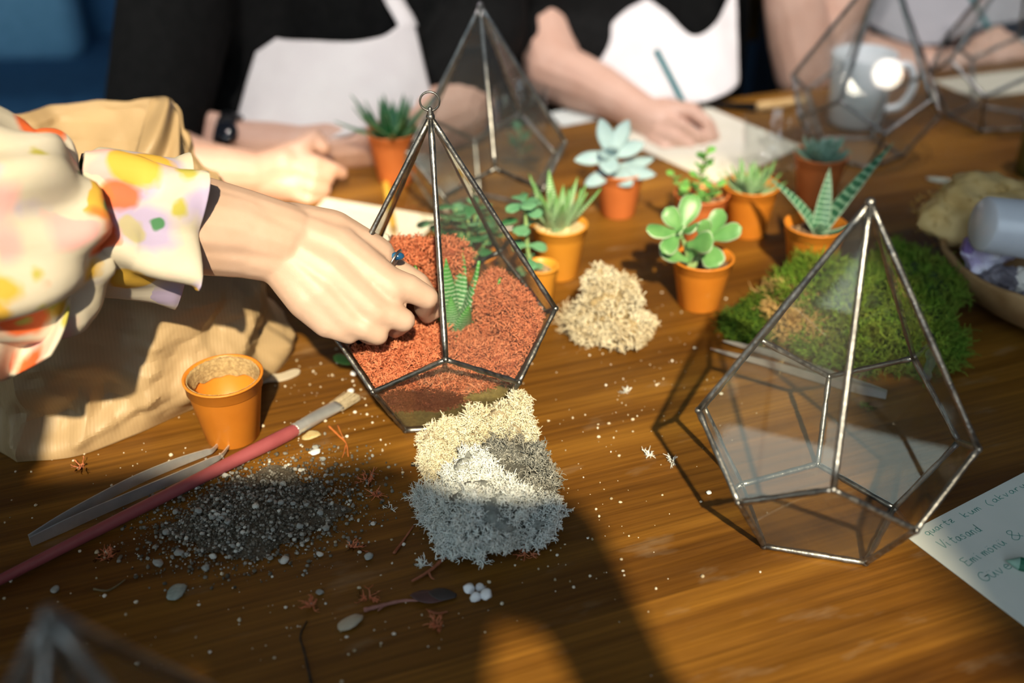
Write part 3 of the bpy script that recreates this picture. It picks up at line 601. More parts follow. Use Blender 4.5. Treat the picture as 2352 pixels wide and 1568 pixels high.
M_STRAW = mossmat('dry_straw_moss', [(0, (0.35, 0.20, 0.07)), (1, (0.60, 0.42, 0.18))], (0.5, 0.32, 0.1))

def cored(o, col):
    """dark core for a clump: the shade in the gaps between strands is put into its colour"""
    m = pm('gap_shade_core', col, tuple(x * 0.6 for x in col), 120, 0.95, 0.8, 400); o.data.materials.append(m); idx = np.zeros(len(o.data.polygons), dtype=np.int32); idx[LAST_CORE[0]:] = 1; o.data.polygons.foreach_set('material_index', idx); return o
# inside the filled terrarium -------------------------------------------------
mA, mU, mL, mB = [p + np.array([MX, MY, 0.0022]) for p in terr_pts(MA, MROT)]
PL = []
for k in range(5):
    k1 = (k + 1) % 5
    for tri in ((mB[k], mB[k1], mL[k1]), (mA, mU[k], mL[k])):
        n = nrm(np.cross(tri[1] - tri[0], tri[2] - tri[0])); ctr = np.array([MX, MY, 0.08])
        if n @ (ctr - tri[0]) > 0: n = -n
        PL.append((n, n @ tri[0]))
PL.append((np.array([0, 0, -1.0]), -0.0045))
def inside(V):
    V = V.copy()
    for _ in range(3):
        for n, d in PL: V -= n * np.maximum(0, V @ n - d + 0.0022)[:, None]
    return V
ZS = 0.040; M_TSOIL = pm('olive_terrarium_soil', (0.12, 0.085, 0.022), (0.21, 0.155, 0.045), 260, 0.95, 0.9, 520)
def in_soil():
    f0, f1 = 0.06, ZS / (mL[0][2]); cxy = np.array([MX, MY])
    lo = mB + (mL - mB) * f0; hi = mB + (mL - mB) * f1; rows = []; m = 11
    def ring(P5, s):
        out = []
        for k in range(5):
            for j in range(m): out.append(P5[k] + (P5[(k + 1) % 5] - P5[k]) * j / m)
        out = np.array(out); out[:, :2] = cxy + (out[:, :2] - cxy) * s; return out
    for f in np.linspace(0, 1, 5): rows.append(ring(lo + (hi - lo) * f, 0.955))
    for s in (0.85, 0.7, 0.52, 0.34, 0.16, 0.01):
        r = ring(hi, 0.955 * s); r[:, 2] += 0.004 * vnoise(r, 120, 3) + 0.002; rows.append(r)
    V = np.concatenate(rows); return V, grid_faces(len(rows), 5 * m, True)
solo('terrarium_soil', in_soil(), M_TSOIL, 'bed of olive-brown soil in the bottom of the filled terrarium', 'soil', kind='stuff')
def bl(px, py, z, r): return (at(px, py, z), r)
RED = [('fluffy orange moss clump lying front and centre inside the filled terrarium', [bl(900, 825, 0.058, (0.030, 0.020, 0.014)), bl(965, 845, 0.055, (0.030, 0.020, 0.015)), bl(930, 905, 0.045, (0.026, 0.014, 0.018)), bl(1000, 905, 0.042, (0.022, 0.014, 0.016)), bl(970, 780, 0.062, (0.022, 0.018, 0.012))], 9500),
       ('tall rounded orange moss clump at the right side inside the filled terrarium', [bl(1165, 710, 0.074, (0.022, 0.022, 0.022)), bl(1205, 770, 0.066, (0.017, 0.024, 0.022)), bl(1140, 660, 0.085, (0.014, 0.013, 0.012))], 5200),
       ('low orange moss clump beneath the tall rounded one in the filled terrarium', [bl(1090, 820, 0.054, (0.026, 0.020, 0.013)), bl(1150, 835, 0.052, (0.022, 0.018, 0.014)), bl(1130, 760, 0.055, (0.026, 0.020, 0.012)), bl(1085, 865, 0.049, (0.020, 0.012, 0.012))], 5200),
       ('orange moss clump at the back of the filled terrarium under the fingers', [bl(940, 585, 0.104, (0.026, 0.020, 0.018)), bl(1015, 590, 0.100, (0.024, 0.018, 0.019)), bl(975, 560, 0.106, (0.022, 0.016, 0.014)), bl(985, 625, 0.082, (0.028, 0.020, 0.018)), bl(985, 660, 0.060, (0.030, 0.022, 0.020))], 6500)]
for lab, bs, n in RED: cored(solo('orange_moss', clump(bs, n, 0.0060, 0.0010, 11 + n, 3, 1.1, confine=inside, amp=0.26), M_RED, lab, 'moss', 'orange moss clumps in the terrarium'), (0.30, 0.07, 0.03))
mossd = clump([bl(845, 795, 0.052, (0.022, 0.02, 0.010))], 1400, 0.006, 0.0009, 5, 3, 0.8, confine=inside)
solo('purple_moss', mossd, mossmat('dark_purple_moss', [(0, (0.05, 0.012, 0.015)), (1, (0.13, 0.03, 0.03))], (0.06, 0.015, 0.02)), 'dark purplish moss tuft behind the orange moss under the hand', 'moss')
# zebra succulent planted in it
c = at(1036, 762, 0.046); hw = thing('zebra_succulent', (c[0], c[1], 0.042), 'green zebra-striped succulent planted among the orange moss', 'plant')
rs = np.random.default_rng(21)
for (dx, dy, dz, L, Wd) in ((-0.05, 0.15, 1, 0.050, 0.013), (0.42, 0.1, 0.95, 0.050, 0.014), (0.62, -0.05, 0.75, 0.048, 0.013), (-0.45, 0.0, 0.95, 0.050, 0.013), (-0.2, -0.45, 0.8, 0.036, 0.014), (0.3, -0.5, 0.75, 0.038, 0.015), (0.75, -0.4, 0.55, 0.036, 0.013), (-0.8, -0.1, 0.35, 0.040, 0.012), (0.2, 0.4, 1.0, 0.052, 0.013), (0.8, 0.2, 0.7, 0.048, 0.012), (0.9, -0.5, 0.15, 0.030, 0.012), (0.55, -0.75, 0.1, 0.026, 0.011), (0.05, -0.2, 1.0, 0.030, 0.012)):
    d = nrm((dx, dy, dz)); az = math.atan2(dy, dx); up = np.array([-math.cos(az) * d[2], -math.sin(az) * d[2], 0.4])
    mk('leaf', leaf(np.array([d[0], d[1], 0]) * 0.008, d, up, L * 1.38, Wd * 1.75, 0.013, 'lance', 0.22, 18, 12), M_HAW, hw, local=True)

# grey moss lump in front
gm = thing('grey_moss', at(1130, 1150), 'big lump of pale grey and cream reindeer moss in front of the filled terrarium', 'moss')
cored(mk('pale_front_lump', clump([bl(1115, 1175, 0.022, (0.031, 0.030, 0.022)), bl(1205, 1180, 0.013, (0.026, 0.026, 0.015)), bl(1068, 1215, 0.011, (0.020, 0.020, 0.014)), bl(1092, 1095, 0.024, (0.018, 0.018, 0.018))], 13000, 0.0046, 0.0009, 31, 3, 1.7, amp=0.34, iso=1.35), M_GREYM, gm), (0.30, 0.32, 0.30))
cored(mk('dark_middle_lump', clump([bl(1165, 1060, 0.020, (0.027, 0.030, 0.016)), bl(1210, 1110, 0.014, (0.022, 0.032, 0.014))], 5200, 0.0062, 0.0009, 32, 3, 1.3, amp=0.32, iso=1.1), M_GREYD, gm), (0.08, 0.08, 0.07))
cored(mk('cream_back_lump', clump([bl(1100, 990, 0.026, (0.021, 0.016, 0.017)), bl(1165, 975, 0.030, (0.019, 0.014, 0.016)), bl(1188, 1005, 0.024, (0.014, 0.014, 0.014)), bl(1190, 930, 0.042, (0.009, 0.008, 0.010))], 6500, 0.0050, 0.0009, 33, 3, 1.6, amp=0.30, iso=1.2), M_CREAM2, gm), (0.34, 0.28, 0.18))
cored(mk('small_side_tuft', clump([bl(1003, 1015, 0.022, (0.012, 0.011, 0.011)), bl(1015, 1060, 0.012, (0.015, 0.014, 0.010)), bl(1024, 985, 0.030, (0.005, 0.005, 0.009))], 3000, 0.0046, 0.0008, 34, 3, 1.2, amp=0.3), M_CREAM2, gm), (0.34, 0.28, 0.18))
mk('ragged_edge_tuft', clump([bl(985, 1140, 0.006, (0.010, 0.010, 0.006)), bl(1010, 1165, 0.008, (0.014, 0.016, 0.010))], 900, 0.0075, 0.0007, 35, 3, 0.7, core=False), M_GREYM, gm)
# cream lichen lump in the middle of the table
cl = thing('cream_lichen', at(1398, 770), 'cream-coloured clump of dry lichen standing alone between the pots and terrariums', 'moss')
cored(mk('lichen_body', clump([bl(1405, 715, 0.026, (0.026, 0.022, 0.026)), bl(1380, 650, 0.046, (0.014, 0.013, 0.017)), bl(1440, 750, 0.016, (0.024, 0.022, 0.018)), bl(1365, 745, 0.015, (0.020, 0.020, 0.017)), bl(1420, 670, 0.040, (0.017, 0.015, 0.016))], 8500, 0.0042, 0.0010, 41, 2, 0.8, amp=0.30), M_CREAM, cl), (0.38, 0.28, 0.14))
mk('loose_fibres', clump([bl(1330, 735, 0.008, (0.012, 0.012, 0.009))], 260, 0.012, 0.0009, 42, 3, 0.5, core=False), M_CREAM, cl)
# green sheet moss behind the empty terrarium
gr = thing('green_moss', at(1960, 780), 'heap of bright green sheet moss behind the large empty terrarium', 'moss')
cored(mk('bright_moss', clump([bl(1960, 690, 0.032, (0.050, 0.050, 0.022)), bl(2060, 740, 0.026, (0.046, 0.048, 0.022)), bl(2120, 660, 0.034, (0.036, 0.034, 0.020)), bl(1990, 790, 0.014, (0.050, 0.034, 0.015)), bl(2120, 790, 0.016, (0.034, 0.034, 0.016)), bl(1880, 650, 0.020, (0.034, 0.034, 0.018)), bl(2060, 610, 0.036, (0.024, 0.020, 0.018))], 9500, 0.0105, 0.0010, 51, 3, 0.6, amp=0.3, up=0.25, spread=0.9), M_MOSS, gr), (0.03, 0.06, 0.008))
mk('straw_moss', clump([bl(1850, 730, 0.018, (0.030, 0.034, 0.015)), bl(1800, 690, 0.012, (0.020, 0.018, 0.012))], 1800, 0.010, 0.0010, 52, 3, 0.6, amp=0.3), M_STRAW, gr)
mk('loose_sprig', clump([bl(2150, 640, 0.034, (0.024, 0.014, 0.010)), bl(2190, 660, 0.032, (0.014, 0.010, 0.006))], 420, 0.016, 0.0010, 53, 3, 0.5, core=False), M_MOSS, gr)
o = solo('dark_moss_clump', clump([bl(1735, 745, 0.008, (0.026, 0.024, 0.012)), bl(1775, 700, 0.012, (0.018, 0.018, 0.011))], 2200, 0.008, 0.0010, 54, 3, 0.6, amp=0.3), M_MOSSB, 'small dark green moss tuft lying left of the green moss heap', 'moss')

# ================================================================ people
def skinmat(name, c1, c2):
    m, nt, b = newmat(name); v = coords(nt); b.inputs['Roughness'].default_value = 0.48
    c = ramp(nt, noise(nt, v, 28, 4), [(0.32, c1), (0.68, c2)]); nt.links.new(c, b.inputs['Base Color'])
    pass
    vo = nt.nodes.new('ShaderNodeTexVoronoi'); vo.inputs['Scale'].default_value = 900; nt.links.new(v, vo.inputs['Vector']); bump(nt, b, vo.outputs['Distance'], 0.06, 0.0004); return m
M_SKIN = skinmat('light_skin', (0.50, 0.335, 0.255), (0.55, 0.385, 0.305))
M_SKINP = skinmat('pinkish_skin', (0.62, 0.36, 0.26), (0.70, 0.44, 0.33))
M_NAIL = pm('fingernail', (0.78, 0.52, 0.46), (0.82, 0.58, 0.52), 40, 0.25)
def ch(*a): return [(dp(px, py, d), r) for (px, py, d, r) in a]

# -------- the person reaching in from the left: right hand, arm, flowered blouse
P1 = thing('person', (-0.50, -0.05, -0.75), 'person in a flowered puff-sleeved blouse reaching a hand into the terrarium', 'person')
W0, W1 = (632, 556, 0.752), (655, 560, 0.756)
hand = [
    ch((-420, 520, 0.60, 0.043), (-150, 530, 0.64, 0.042), (200, 515, 0.705, 0.036), (430, 512, 0.735, 0.030), (560, 530, 0.750, 0.0262), (640, 555, 0.757, 0.0225)),
    ch((430, 480, 0.740, 0.026), (560, 510, 0.752, 0.0235), (660, 535, 0.760, 0.021)), ch((430, 545, 0.738, 0.026), (560, 570, 0.752, 0.0215), (645, 598, 0.757, 0.017)),
    # palm: four metacarpals with their knuckles, and the ball of the thumb
    ch((655, 530, 0.762, 0.0190), (770, 570, 0.768, 0.0185), (898, 662, 0.772, 0.0142)),
    ch((652, 560, 0.760, 0.0190), (760, 625, 0.762, 0.0180), (862, 716, 0.766, 0.0136)),
    ch((645, 585, 0.758, 0.0170), (735, 670, 0.758, 0.0160), (802, 738, 0.762, 0.0122)),
    ch((640, 605, 0.757, 0.0150), (705, 690, 0.757, 0.0145), (752, 742, 0.760, 0.0110)),
    ch((665, 520, 0.766, 0.0180), (760, 540, 0.776, 0.0190), (860, 590, 0.788, 0.0160)),
    ch((700, 590, 0.772, 0.018), (790, 640, 0.780, 0.018), (850, 680, 0.782, 0.013)),
    # index, middle, ring, little finger: knuckle, first joint, second joint, tip
    ch((898, 655, 0.772, 0.0138), (936, 660, 0.774, 0.0106), (980, 683, 0.780, 0.0088), (974, 706, 0.800, 0.0078), (982, 724, 0.818, 0.0066)),
    ch((864, 712, 0.766, 0.0130), (896, 722, 0.767, 0.0102), (927, 735, 0.770, 0.0087), (914, 748, 0.790, 0.0078), (906, 757, 0.810, 0.0066)),
    ch((802, 736, 0.762, 0.0118), (836, 752, 0.762, 0.0092), (868, 768, 0.766, 0.0079), (852, 770, 0.786, 0.0072), (838, 768, 0.804, 0.0062)),
    ch((748, 742, 0.760, 0.0104), (775, 757, 0.760, 0.0080), (802, 769, 0.764, 0.0069), (792, 765, 0.782, 0.0062), (786, 760, 0.796, 0.0056)),
    # thumb on the far side, reaching down to meet the index finger
    ch((780, 562, 0.790, 0.0160), (880, 612, 0.806, 0.0125), (958, 652, 0.812, 0.0098), (984, 690, 0.816, 0.0090), (998, 712, 0.822, 0.0072))]
body_ex = [(np.array([-0.51, -0.18, -0.02]), 0.125), (np.array([-0.49, 0.0, 0.20]), 0.115), (np.array([-0.47, 0.10, 0.38]), 0.11), (np.array([-0.46, 0.14, 0.50]), 0.05), (np.array([-0.44, 0.18, 0.58]), 0.045), (np.array([-0.43, 0.20, 0.68]), 0.085)]
hand.append(body_ex)
sh = np.array([-0.375, 0.22, 0.40]); hand.append([(np.array([-0.45, 0.12, 0.38]), 0.075), (sh, 0.058), (dp(-420, 520, 0.60), 0.043)])
hand.append([(np.array([-0.45, -0.18, 0.0]), 0.10), (np.array([-0.46, -0.20, -0.40]), 0.075), (np.array([-0.46, -0.18, -0.70]), 0.05), (np.array([-0.45, -0.08, -0.725]), 0.03)]); hand.append([(np.array([-0.57, -0.20, 0.0]), 0.10), (np.array([-0.58, -0.22, -0.40]), 0.075), (np.array([-0.58, -0.20, -0.70]), 0.05), (np.array([-0.57, -0.10, -0.725]), 0.03)])
organic('body', hand, M_SKIN, P1, voxel=0.0020, smooth=3)
def nail(tip, prev, up, w, l):
    d = nrm(np.asarray(tip) - np.asarray(prev)); up = nrm(up - d * (up @ d)); s = np.cross(d, up); a = np.linspace(-1, 1, 7); u = np.linspace(0, 1, 6)
    V = np.array([tip + d * l * (x - 0.45) + s * w * y * (1 - 0.35 * max(0, x - 0.6) * abs(y) * 3) - up * 0.25 * w * y * y + up * 0.0 for x in u for y in a]); return V, grid_faces(6, 7)
rg = mk('ring', join(tube([dp(905, 600, 0.786) + 0.0095 * (math.cos(x) * nrm(np.cross(FW, RT + UPV * -0.6)) + math.sin(x) * -FW) for x in np.linspace(0, 2 * math.pi, 25)], 0.0010, 6, caps=False)), pm('silver', (0.6, 0.6, 0.6), None, 50, 0.3, metal=1.0), P1)
mk('blue_stone', (sphere((0, 0, 0), (0.0055, 0.0035, 0.003), 14, 8)[0] + dp(912, 588, 0.783), sphere((0, 0, 0), 1, 14, 8)[1]), pm('blue_gem', (0.01, 0.06, 0.16), (0.02, 0.12, 0.26), 200, 0.15), rg)
# hair (out of the picture, above the blouse)
organic('hair', [[(np.array([-0.45, 0.15, 0.72]), 0.09), (np.array([-0.47, 0.08, 0.66]), 0.07), (np.array([-0.48, 0.06, 0.52]), 0.055)]], pm('brown_hair', (0.05, 0.03, 0.02), None, 200, 0.6), P1, voxel=0.008, smooth=4)

def floral_mat():
    m, nt, b = newmat('flowered_fabric'); b.inputs['Roughness'].default_value = 0.75; v = coords(nt)
    wv = nt.nodes.new('ShaderNodeTexNoise'); wv.inputs['Scale'].default_value = 30; wv.inputs['Detail'].default_value = 3; nt.links.new(v, wv.inputs['Vector'])
    off = mixc(nt, 0.025, v, wv.outputs['Color'], 'ADD')
    c = ramp(nt, noise(nt, v, 14, 3), [(0.3, (0.56, 0.50, 0.38)), (0.7, (0.60, 0.56, 0.49))])
    def spots(c, scale, loc, col, r, soft, keep):
        mp = nt.nodes.new('ShaderNodeMapping'); mp.inputs['Location'].default_value = loc; nt.links.new(off, mp.inputs[0])
        vo = nt.nodes.new('ShaderNodeTexVoronoi'); vo.inputs['Scale'].default_value = scale; nt.links.new(mp.outputs[0], vo.inputs['Vector'])
        f = ramp(nt, vo.outputs['Distance'], [(r - soft, (1, 1, 1)), (r, (0, 0, 0))]); sp = nt.nodes.new('ShaderNodeSeparateColor'); nt.links.new(vo.outputs['Color'], sp.inputs[0])
        k = ramp(nt, sp.outputs[0], [(keep - 0.01, (1, 1, 1)), (keep, (0, 0, 0))]); return mixc(nt, mixc(nt, 1.0, f, k, 'MULTIPLY'), c, col)
    c = spots(c, 23, (0.3, 0.1, 0.2), (0.42, 0.36, 0.56), 0.52, 0.20, 0.42)
    c = spots(c, 27, (1.3, 0.7, 0.4), (0.72, 0.40, 0.40), 0.50, 0.20, 0.36)
    c = spots(c, 25, (2.1, 0.4, 1.4), (0.62, 0.38, 0.05), 0.44, 0.10, 0.40)
    c = spots(c, 24, (3.7, 1.2, 0.9), (0.72, 0.13, 0.03), 0.46, 0.12, 0.38)
    c = spots(c, 38, (4.1, 2.2, 0.5), (0.42, 0.38, 0.07), 0.36, 0.10, 0.26)
    c = spots(c, 44, (5.1, 0.2, 2.5), (0.06, 0.20, 0.09), 0.30, 0.08, 0.13)
    nt.links.new(c, b.inputs['Base Color']); pass
    bump(nt, b, noise(nt, v, 60, 3), 0.15, 0.002); return m
M_FLORAL = floral_mat()
def shell(path, radii, mat, name, parent, n=72, m=60, ruffle=None, seed=0, up=(0, 0, 1), th=0.0012):
    """a cloth sleeve lofted along a path with radial folds"""
    path = np.asarray(path, float); S = smoothpath(np.column_stack([path, np.asarray(radii)]), m); P = S[:, :3]; R = S[:, 3:]
    T = nrm(np.gradient(P, axis=0)); U_ = nrm(np.asarray(up) - T * (T @ np.asarray(up))[:, None]); X = np.cross(T, U_)
    a = np.linspace(0, 2 * math.pi, n, endpoint=False); t = np.linspace(0, 1, m)
    rx = R[:, :1]; ry = R[:, 1:2] if R.shape[1] > 1 else rx
    f = ruffle(t[:, None], a[None, :]) if ruffle else 1.0
    V = P[:, None, :] + (rx * np.cos(a) * f)[:, :, None] * X[:, None, :] + (ry * np.sin(a) * f)[:, :, None] * U_[:, None, :]
    V = V.reshape(-1, 3); o = mk(name, (V, grid_faces(m, n, True)), mat, parent); solidify(o, th); return applied(o)
def cuff_f(t, a): return 1 + (0.10 + 0.16 * t ** 2) * np.sin(5 * a + 1.0 + 2 * t) * (0.35 + 0.65 * np.abs(2 * t - 0.4)) + 0.05 * np.sin(9 * a + 4 * t)
def puff_f(t, a): return 1 + 0.07 * np.sin(7 * a + 3 * np.sin(5 * t)) + 0.05 * np.sin(13 * a + 2 + 6 * t) + 0.05 * np.sin(4 * a + 9 * t)
shell([dp(165, 490, 0.700), dp(215, 500, 0.706), dp(300, 512, 0.718), dp(385, 525, 0.728), dp(432, 530, 0.735)], [(0.040, 0.040), (0.046, 0.046), (0.046, 0.046), (0.044, 0.044), (0.041, 0.043)], M_FLORAL, 'sleeve_cuff', P1, ruffle=cuff_f)
shell([dp(-420, 500, 0.62), dp(-220, 520, 0.635), dp(-40, 525, 0.66), dp(90, 508, 0.685), dp(150, 492, 0.698), dp(178, 490, 0.702)], [(0.070, 0.070), (0.078, 0.074), (0.078, 0.073), (0.066, 0.064), (0.050, 0.050), (0.038, 0.038)], M_FLORAL, 'puff_sleeve', P1, ruffle=puff_f)
# loose tie hanging from the sleeve
def drape():
    u = np.linspace(0, 1, 26); w = np.linspace(0, 1, 18); V = []
    for a in u:
        l = np.array([-160 + 30 * a, 560 + 330 * a]); r = np.array([150 + 25 * math.sin(a * 2.2) - 55 * a * a, 600 + 215 * a]); 
        for b in w:
            px, py = l + (r - l) * b; py += 26 * math.sin(math.pi * b) * a; d = 0.645 + 0.015 * b + 0.012 * math.sin(b * 9 + a * 2) * (0.4 + a) - 0.01 * a; V.append(dp(px, py, d))
    return np.array(V), grid_faces(26, 18)
o = mk('hanging_sleeve_panel', drape(), M_FLORAL, P1); solidify(o, 0.0014); applied(o)
organic('blouse', [[(np.array([-0.51, -0.18, -0.04]), 0.140), (np.array([-0.49, 0.0, 0.20]), 0.128), (np.array([-0.47, 0.10, 0.38]), 0.120)], [(np.array([-0.56, 0.08, 0.38]), 0.085), (np.array([-0.38, 0.20, 0.41]), 0.078), (dp(-420, 480, 0.62), 0.078)]], M_FLORAL, P1, voxel=0.008, smooth=6)
organic('trousers', [[(np.array([-0.45, -0.18, -0.02]), 0.112), (np.array([-0.46, -0.20, -0.40]), 0.088), (np.array([-0.46, -0.18, -0.66]), 0.065)], [(np.array([-0.57, -0.20, -0.02]), 0.112), (np.array([-0.58, -0.22, -0.40]), 0.088), (np.array([-0.58, -0.20, -0.66]), 0.065)]], pm('dark_trousers', (0.03, 0.03, 0.035), None, 60, 0.9), P1, voxel=0.008, smooth=4)

# -------- people seated at the far side of the table
M_BLACK = pm('black_knit', (0.0055, 0.0055, 0.005), (0.009, 0.0085, 0.008), 90, 0.95, 0.3, 500, spec=0.15)
M_NAVY = pm('navy_cloth', (0.015, 0.022, 0.040), (0.022, 0.032, 0.055), 70, 0.9, 0.3, 500)
M_APRON = pm('off_white_apron', (0.76, 0.70, 0.68), (0.82, 0.77, 0.74), 16, 0.85, 0.25, 260)
M_HAIR = pm('dark_hair', (0.02, 0.014, 0.01), None, 200, 0.55)
def curve_px(pts, n): return smoothpath([dp(*p) for p in pts], n)
def patch(name, top, bot, mat, parent, nc=40, nr=24, wr=0.004, seed=0, th=0.0022, bulge=0.0):
    A, B = curve_px(top, nc), curve_px(bot, nc); t = np.linspace(0, 1, nr)[:, None, None]; V = A[None] * (1 - t) + B[None] * t
    V = V - FW * (bulge * np.sin(np.linspace(0, math.pi, nc))[None, :, None]) * np.ones((nr, 1, 1)); V = V.reshape(-1, 3); V = V + np.outer(vnoise(V, 14, seed) * wr + vnoise(V * np.array([1, 1, 0.3]), 38, seed + 1) * wr * 0.4, -FW)
    o = mk(name, (V, grid_faces(nr, nc)), mat, parent); solidify(o, th); return applied(o)
def strap(name, pts, w, mat, parent, side):
    P = curve_px(pts, 16); s = nrm(np.asarray(side)) * w / 2; V = np.stack([P - s, P, P + s], 1).reshape(-1, 3); o = mk(name, (V, grid_faces(16, 3)), mat, parent); solidify(o, 0.002); return applied(o)
def seated(label, cx, cy, shirt_mat, arms, hands, shirt_arms, skin, hand_vox=0.0024, hz=0.50, apron=True):
    """torso, head and legs stand behind the table edge; arms and hands come as world chains"""
    P = thing('person', (cx, cy, -0.75), label, 'person'); c = np.array([cx, cy, 0])
    def w(u, v, z): return c + TU * u + TV * v + np.array([0, 0, z])
    skel = [[(w(0, 0.02, -0.25), 0.10), (w(0, 0.02, 0.05), 0.095), (w(0, 0.02, hz - 0.16), 0.085), (w(0, 0.0, hz), 0.048), (w(0, -0.02, hz + 0.08), 0.046)],
            [(w(0, 0.0, hz + 0.19), 0.085), (w(0, -0.03, hz + 0.13), 0.070)], [(w(0, -0.095, hz + 0.16), 0.012), (w(0, -0.112, hz + 0.135), 0.014)],
            [(w(-0.08, 0.0, -0.28), 0.085), (w(-0.10, -0.20, -0.30), 0.07), (w(-0.10, -0.33, -0.30), 0.055), (w(-0.10, -0.30, -0.70), 0.04), (w(-0.10, -0.40, -0.725), 0.024)],
            [(w(0.08, 0.0, -0.28), 0.085), (w(0.10, -0.20, -0.30), 0.07), (w(0.10, -0.33, -0.30), 0.055), (w(0.10, -0.30, -0.70), 0.04), (w(0.10, -0.40, -0.725), 0.024)]] + arms + hands
    organic('body', skel, skin, P, voxel=hand_vox, smooth=2)
    tor = [[(w(u, 0.02, -0.26), 0.118), (w(u, 0.01, 0.05), 0.112), (w(u * 0.95, 0.02, hz - 0.17), 0.098)] for u in (-0.09, 0.0, 0.09)]
    organic('shirt', tor + shirt_arms, shirt_mat, P, voxel=0.007, smooth=6)
    organic('trousers', [[(w(s * 0.08, 0.0, -0.27), 0.100), (w(s * 0.10, -0.20, -0.30), 0.085), (w(s * 0.10, -0.33, -0.305), 0.070), (w(s * 0.10, -0.30, -0.66), 0.055)] for s in (-1, 1)], M_NAVY, P, voxel=0.009, smooth=4)
    organic('hair', [[(w(0, 0.02, hz + 0.22), 0.090), (w(0, 0.05, hz + 0.14), 0.075), (w(0, 0.06, hz + 0.02), 0.055)]], M_HAIR, P, voxel=0.009, smooth=4)
    s = thing('chair', w(0, 0.06, -0.75), label.replace('person', 'plain dark chair under the person', 1)[:0] or 'dark wooden chair under the ' + label.replace('person in ', 'sitter in ', 1).split(' with ')[0].split(' writing')[0].split(' crossing')[0], 'chair', rz=TROT)
    M = M_WOOD
    mk('seat', box((0, 0, 0.36), (0.40, 0.40, 0.03)), M, s, local=True, smooth=False)
    for sx in (-0.17, 0.17):
        for sy in (-0.17, 0.17): mk('leg', box((sx, sy, 0.172), (0.035, 0.035, 0.344)), M, s, local=True, smooth=False)
        mk('back_post', box((sx, 0.20, 0.55), (0.035, 0.03, 0.36)), M, s, local=True, smooth=False)
    mk('backrest', box((0, 0.20, 0.68), (0.305, 0.022, 0.10)), M, s, local=True, smooth=False)
    return P, w

# person with crossed arms
cx, cy = -0.235, 1.475
f_ = lambda *a: ch(*a)
armsA = [[(np.array([-0.38, 1.43, 0.30]), 0.05), (dp(350, 330, 1.285), 0.043)] + f_((400, 372, 1.265, 0.039), (470, 392, 1.245, 0.035), (600, 402, 1.235, 0.0255)),
         f_((1120, 20, 1.47, 0.05), (1045, 262, 1.365, 0.043), (900, 315, 1.325, 0.039), (700, 345, 1.305, 0.033), (560, 325, 1.305, 0.0255))]
handsA = [f_((600, 400, 1.235, 0.025), (655, 385, 1.232, 0.026), (690, 390, 1.230, 0.020)), f_((605, 415, 1.237, 0.022), (660, 425, 1.232, 0.022), (690, 430, 1.230, 0.018)),
          f_((668, 360, 1.228, 0.0110), (722, 372, 1.222, 0.0092), (762, 388, 1.230, 0.0086), (785, 398, 1.242, 0.0075)),
          f_((664, 385, 1.226, 0.0110), (722, 403, 1.218, 0.0090), (752, 410, 1.230, 0.0084), (735, 412, 1.252, 0.008)),
          f_((660, 410, 1.226, 0.0105), (715, 432, 1.218, 0.0088), (744, 437, 1.230, 0.0082), (730, 436, 1.252, 0.008)),
          f_((655, 435, 1.228, 0.0100), (708, 459, 1.220, 0.0080), (738, 463, 1.232, 0.0074), (724, 458, 1.252, 0.007)),
          f_((640, 370, 1.232, 0.0170), (692, 345, 1.232, 0.0145), (722, 318, 1.238, 0.0115), (742, 340, 1.236, 0.0095)),
          f_((560, 325, 1.305, 0.024), (500, 302, 1.310, 0.022), (465, 298, 1.312, 0.018))] + \
         [f_((500, 285 + 17 * k, 1.300, 0.0140), (455, 270 + 22 * k, 1.302, 0.0112), (415, 266 + 22 * k, 1.308, 0.0096), (385, 268 + 22 * k, 1.325, 0.0085)) for k in range(4)]
PA, wA = seated('person in a black top and off-white apron with crossed forearms', cx, cy, M_BLACK, armsA, handsA,
    [[(np.array([-0.36, 1.45, 0.31]), 0.085), (np.array([-0.38, 1.43, 0.30]), 0.080), (dp(350, 325, 1.29), 0.060)], [(np.array([-0.07, 1.54, 0.30]), 0.085), (dp(1110, 60, 1.46), 0.062), (dp(1055, 185, 1.385), 0.056)],
     [(dp(430, 100, 1.44), 0.07), (dp(450, 220, 1.37), 0.052)], [(dp(490, 140, 1.43), 0.05), (dp(525, 245, 1.37), 0.026)]], M_SKINP)
patch('apron', [(606, 62, 1.365), (640, 92, 1.355), (730, 103, 1.345), (815, 106, 1.342), (880, 92, 1.345), (920, 62, 1.355), (950, 50, 1.365)], [(538, 292, 1.315), (600, 318, 1.305), (700, 330, 1.295), (800, 318, 1.295), (880, 285, 1.305), (950, 255, 1.315), (992, 225, 1.330)], M_APRON, PA, bulge=0.02, seed=3, wr=0.006)
strap('apron_strap', [(618, -60, 1.410), (616, 0, 1.385), (622, 50, 1.362), (624, 80, 1.355)], 0.020, M_APRON, PA, TU); strap('apron_strap', [(880, -60, 1.410), (905, 0, 1.380), (928, 40, 1.362), (938, 62, 1.358)], 0.024, M_APRON, PA, TU)
wt = dp(519, 306, 1.288); R_ = rot_to(dp(600, 330, 1.30) - dp(470, 298, 1.30)); V, Q = lathe([(0.0245, -0.011), (0.0275, -0.010), (0.0280, 0.0), (0.0275, 0.010), (0.0245, 0.011)], 28, True)
wa = mk('watch', (V * np.array([1, 1, 1]) @ R_.T + dp(525, 310, 1.306), Q), pm('black_rubber', (0.008, 0.008, 0.009), None, 50, 0.4), PA)
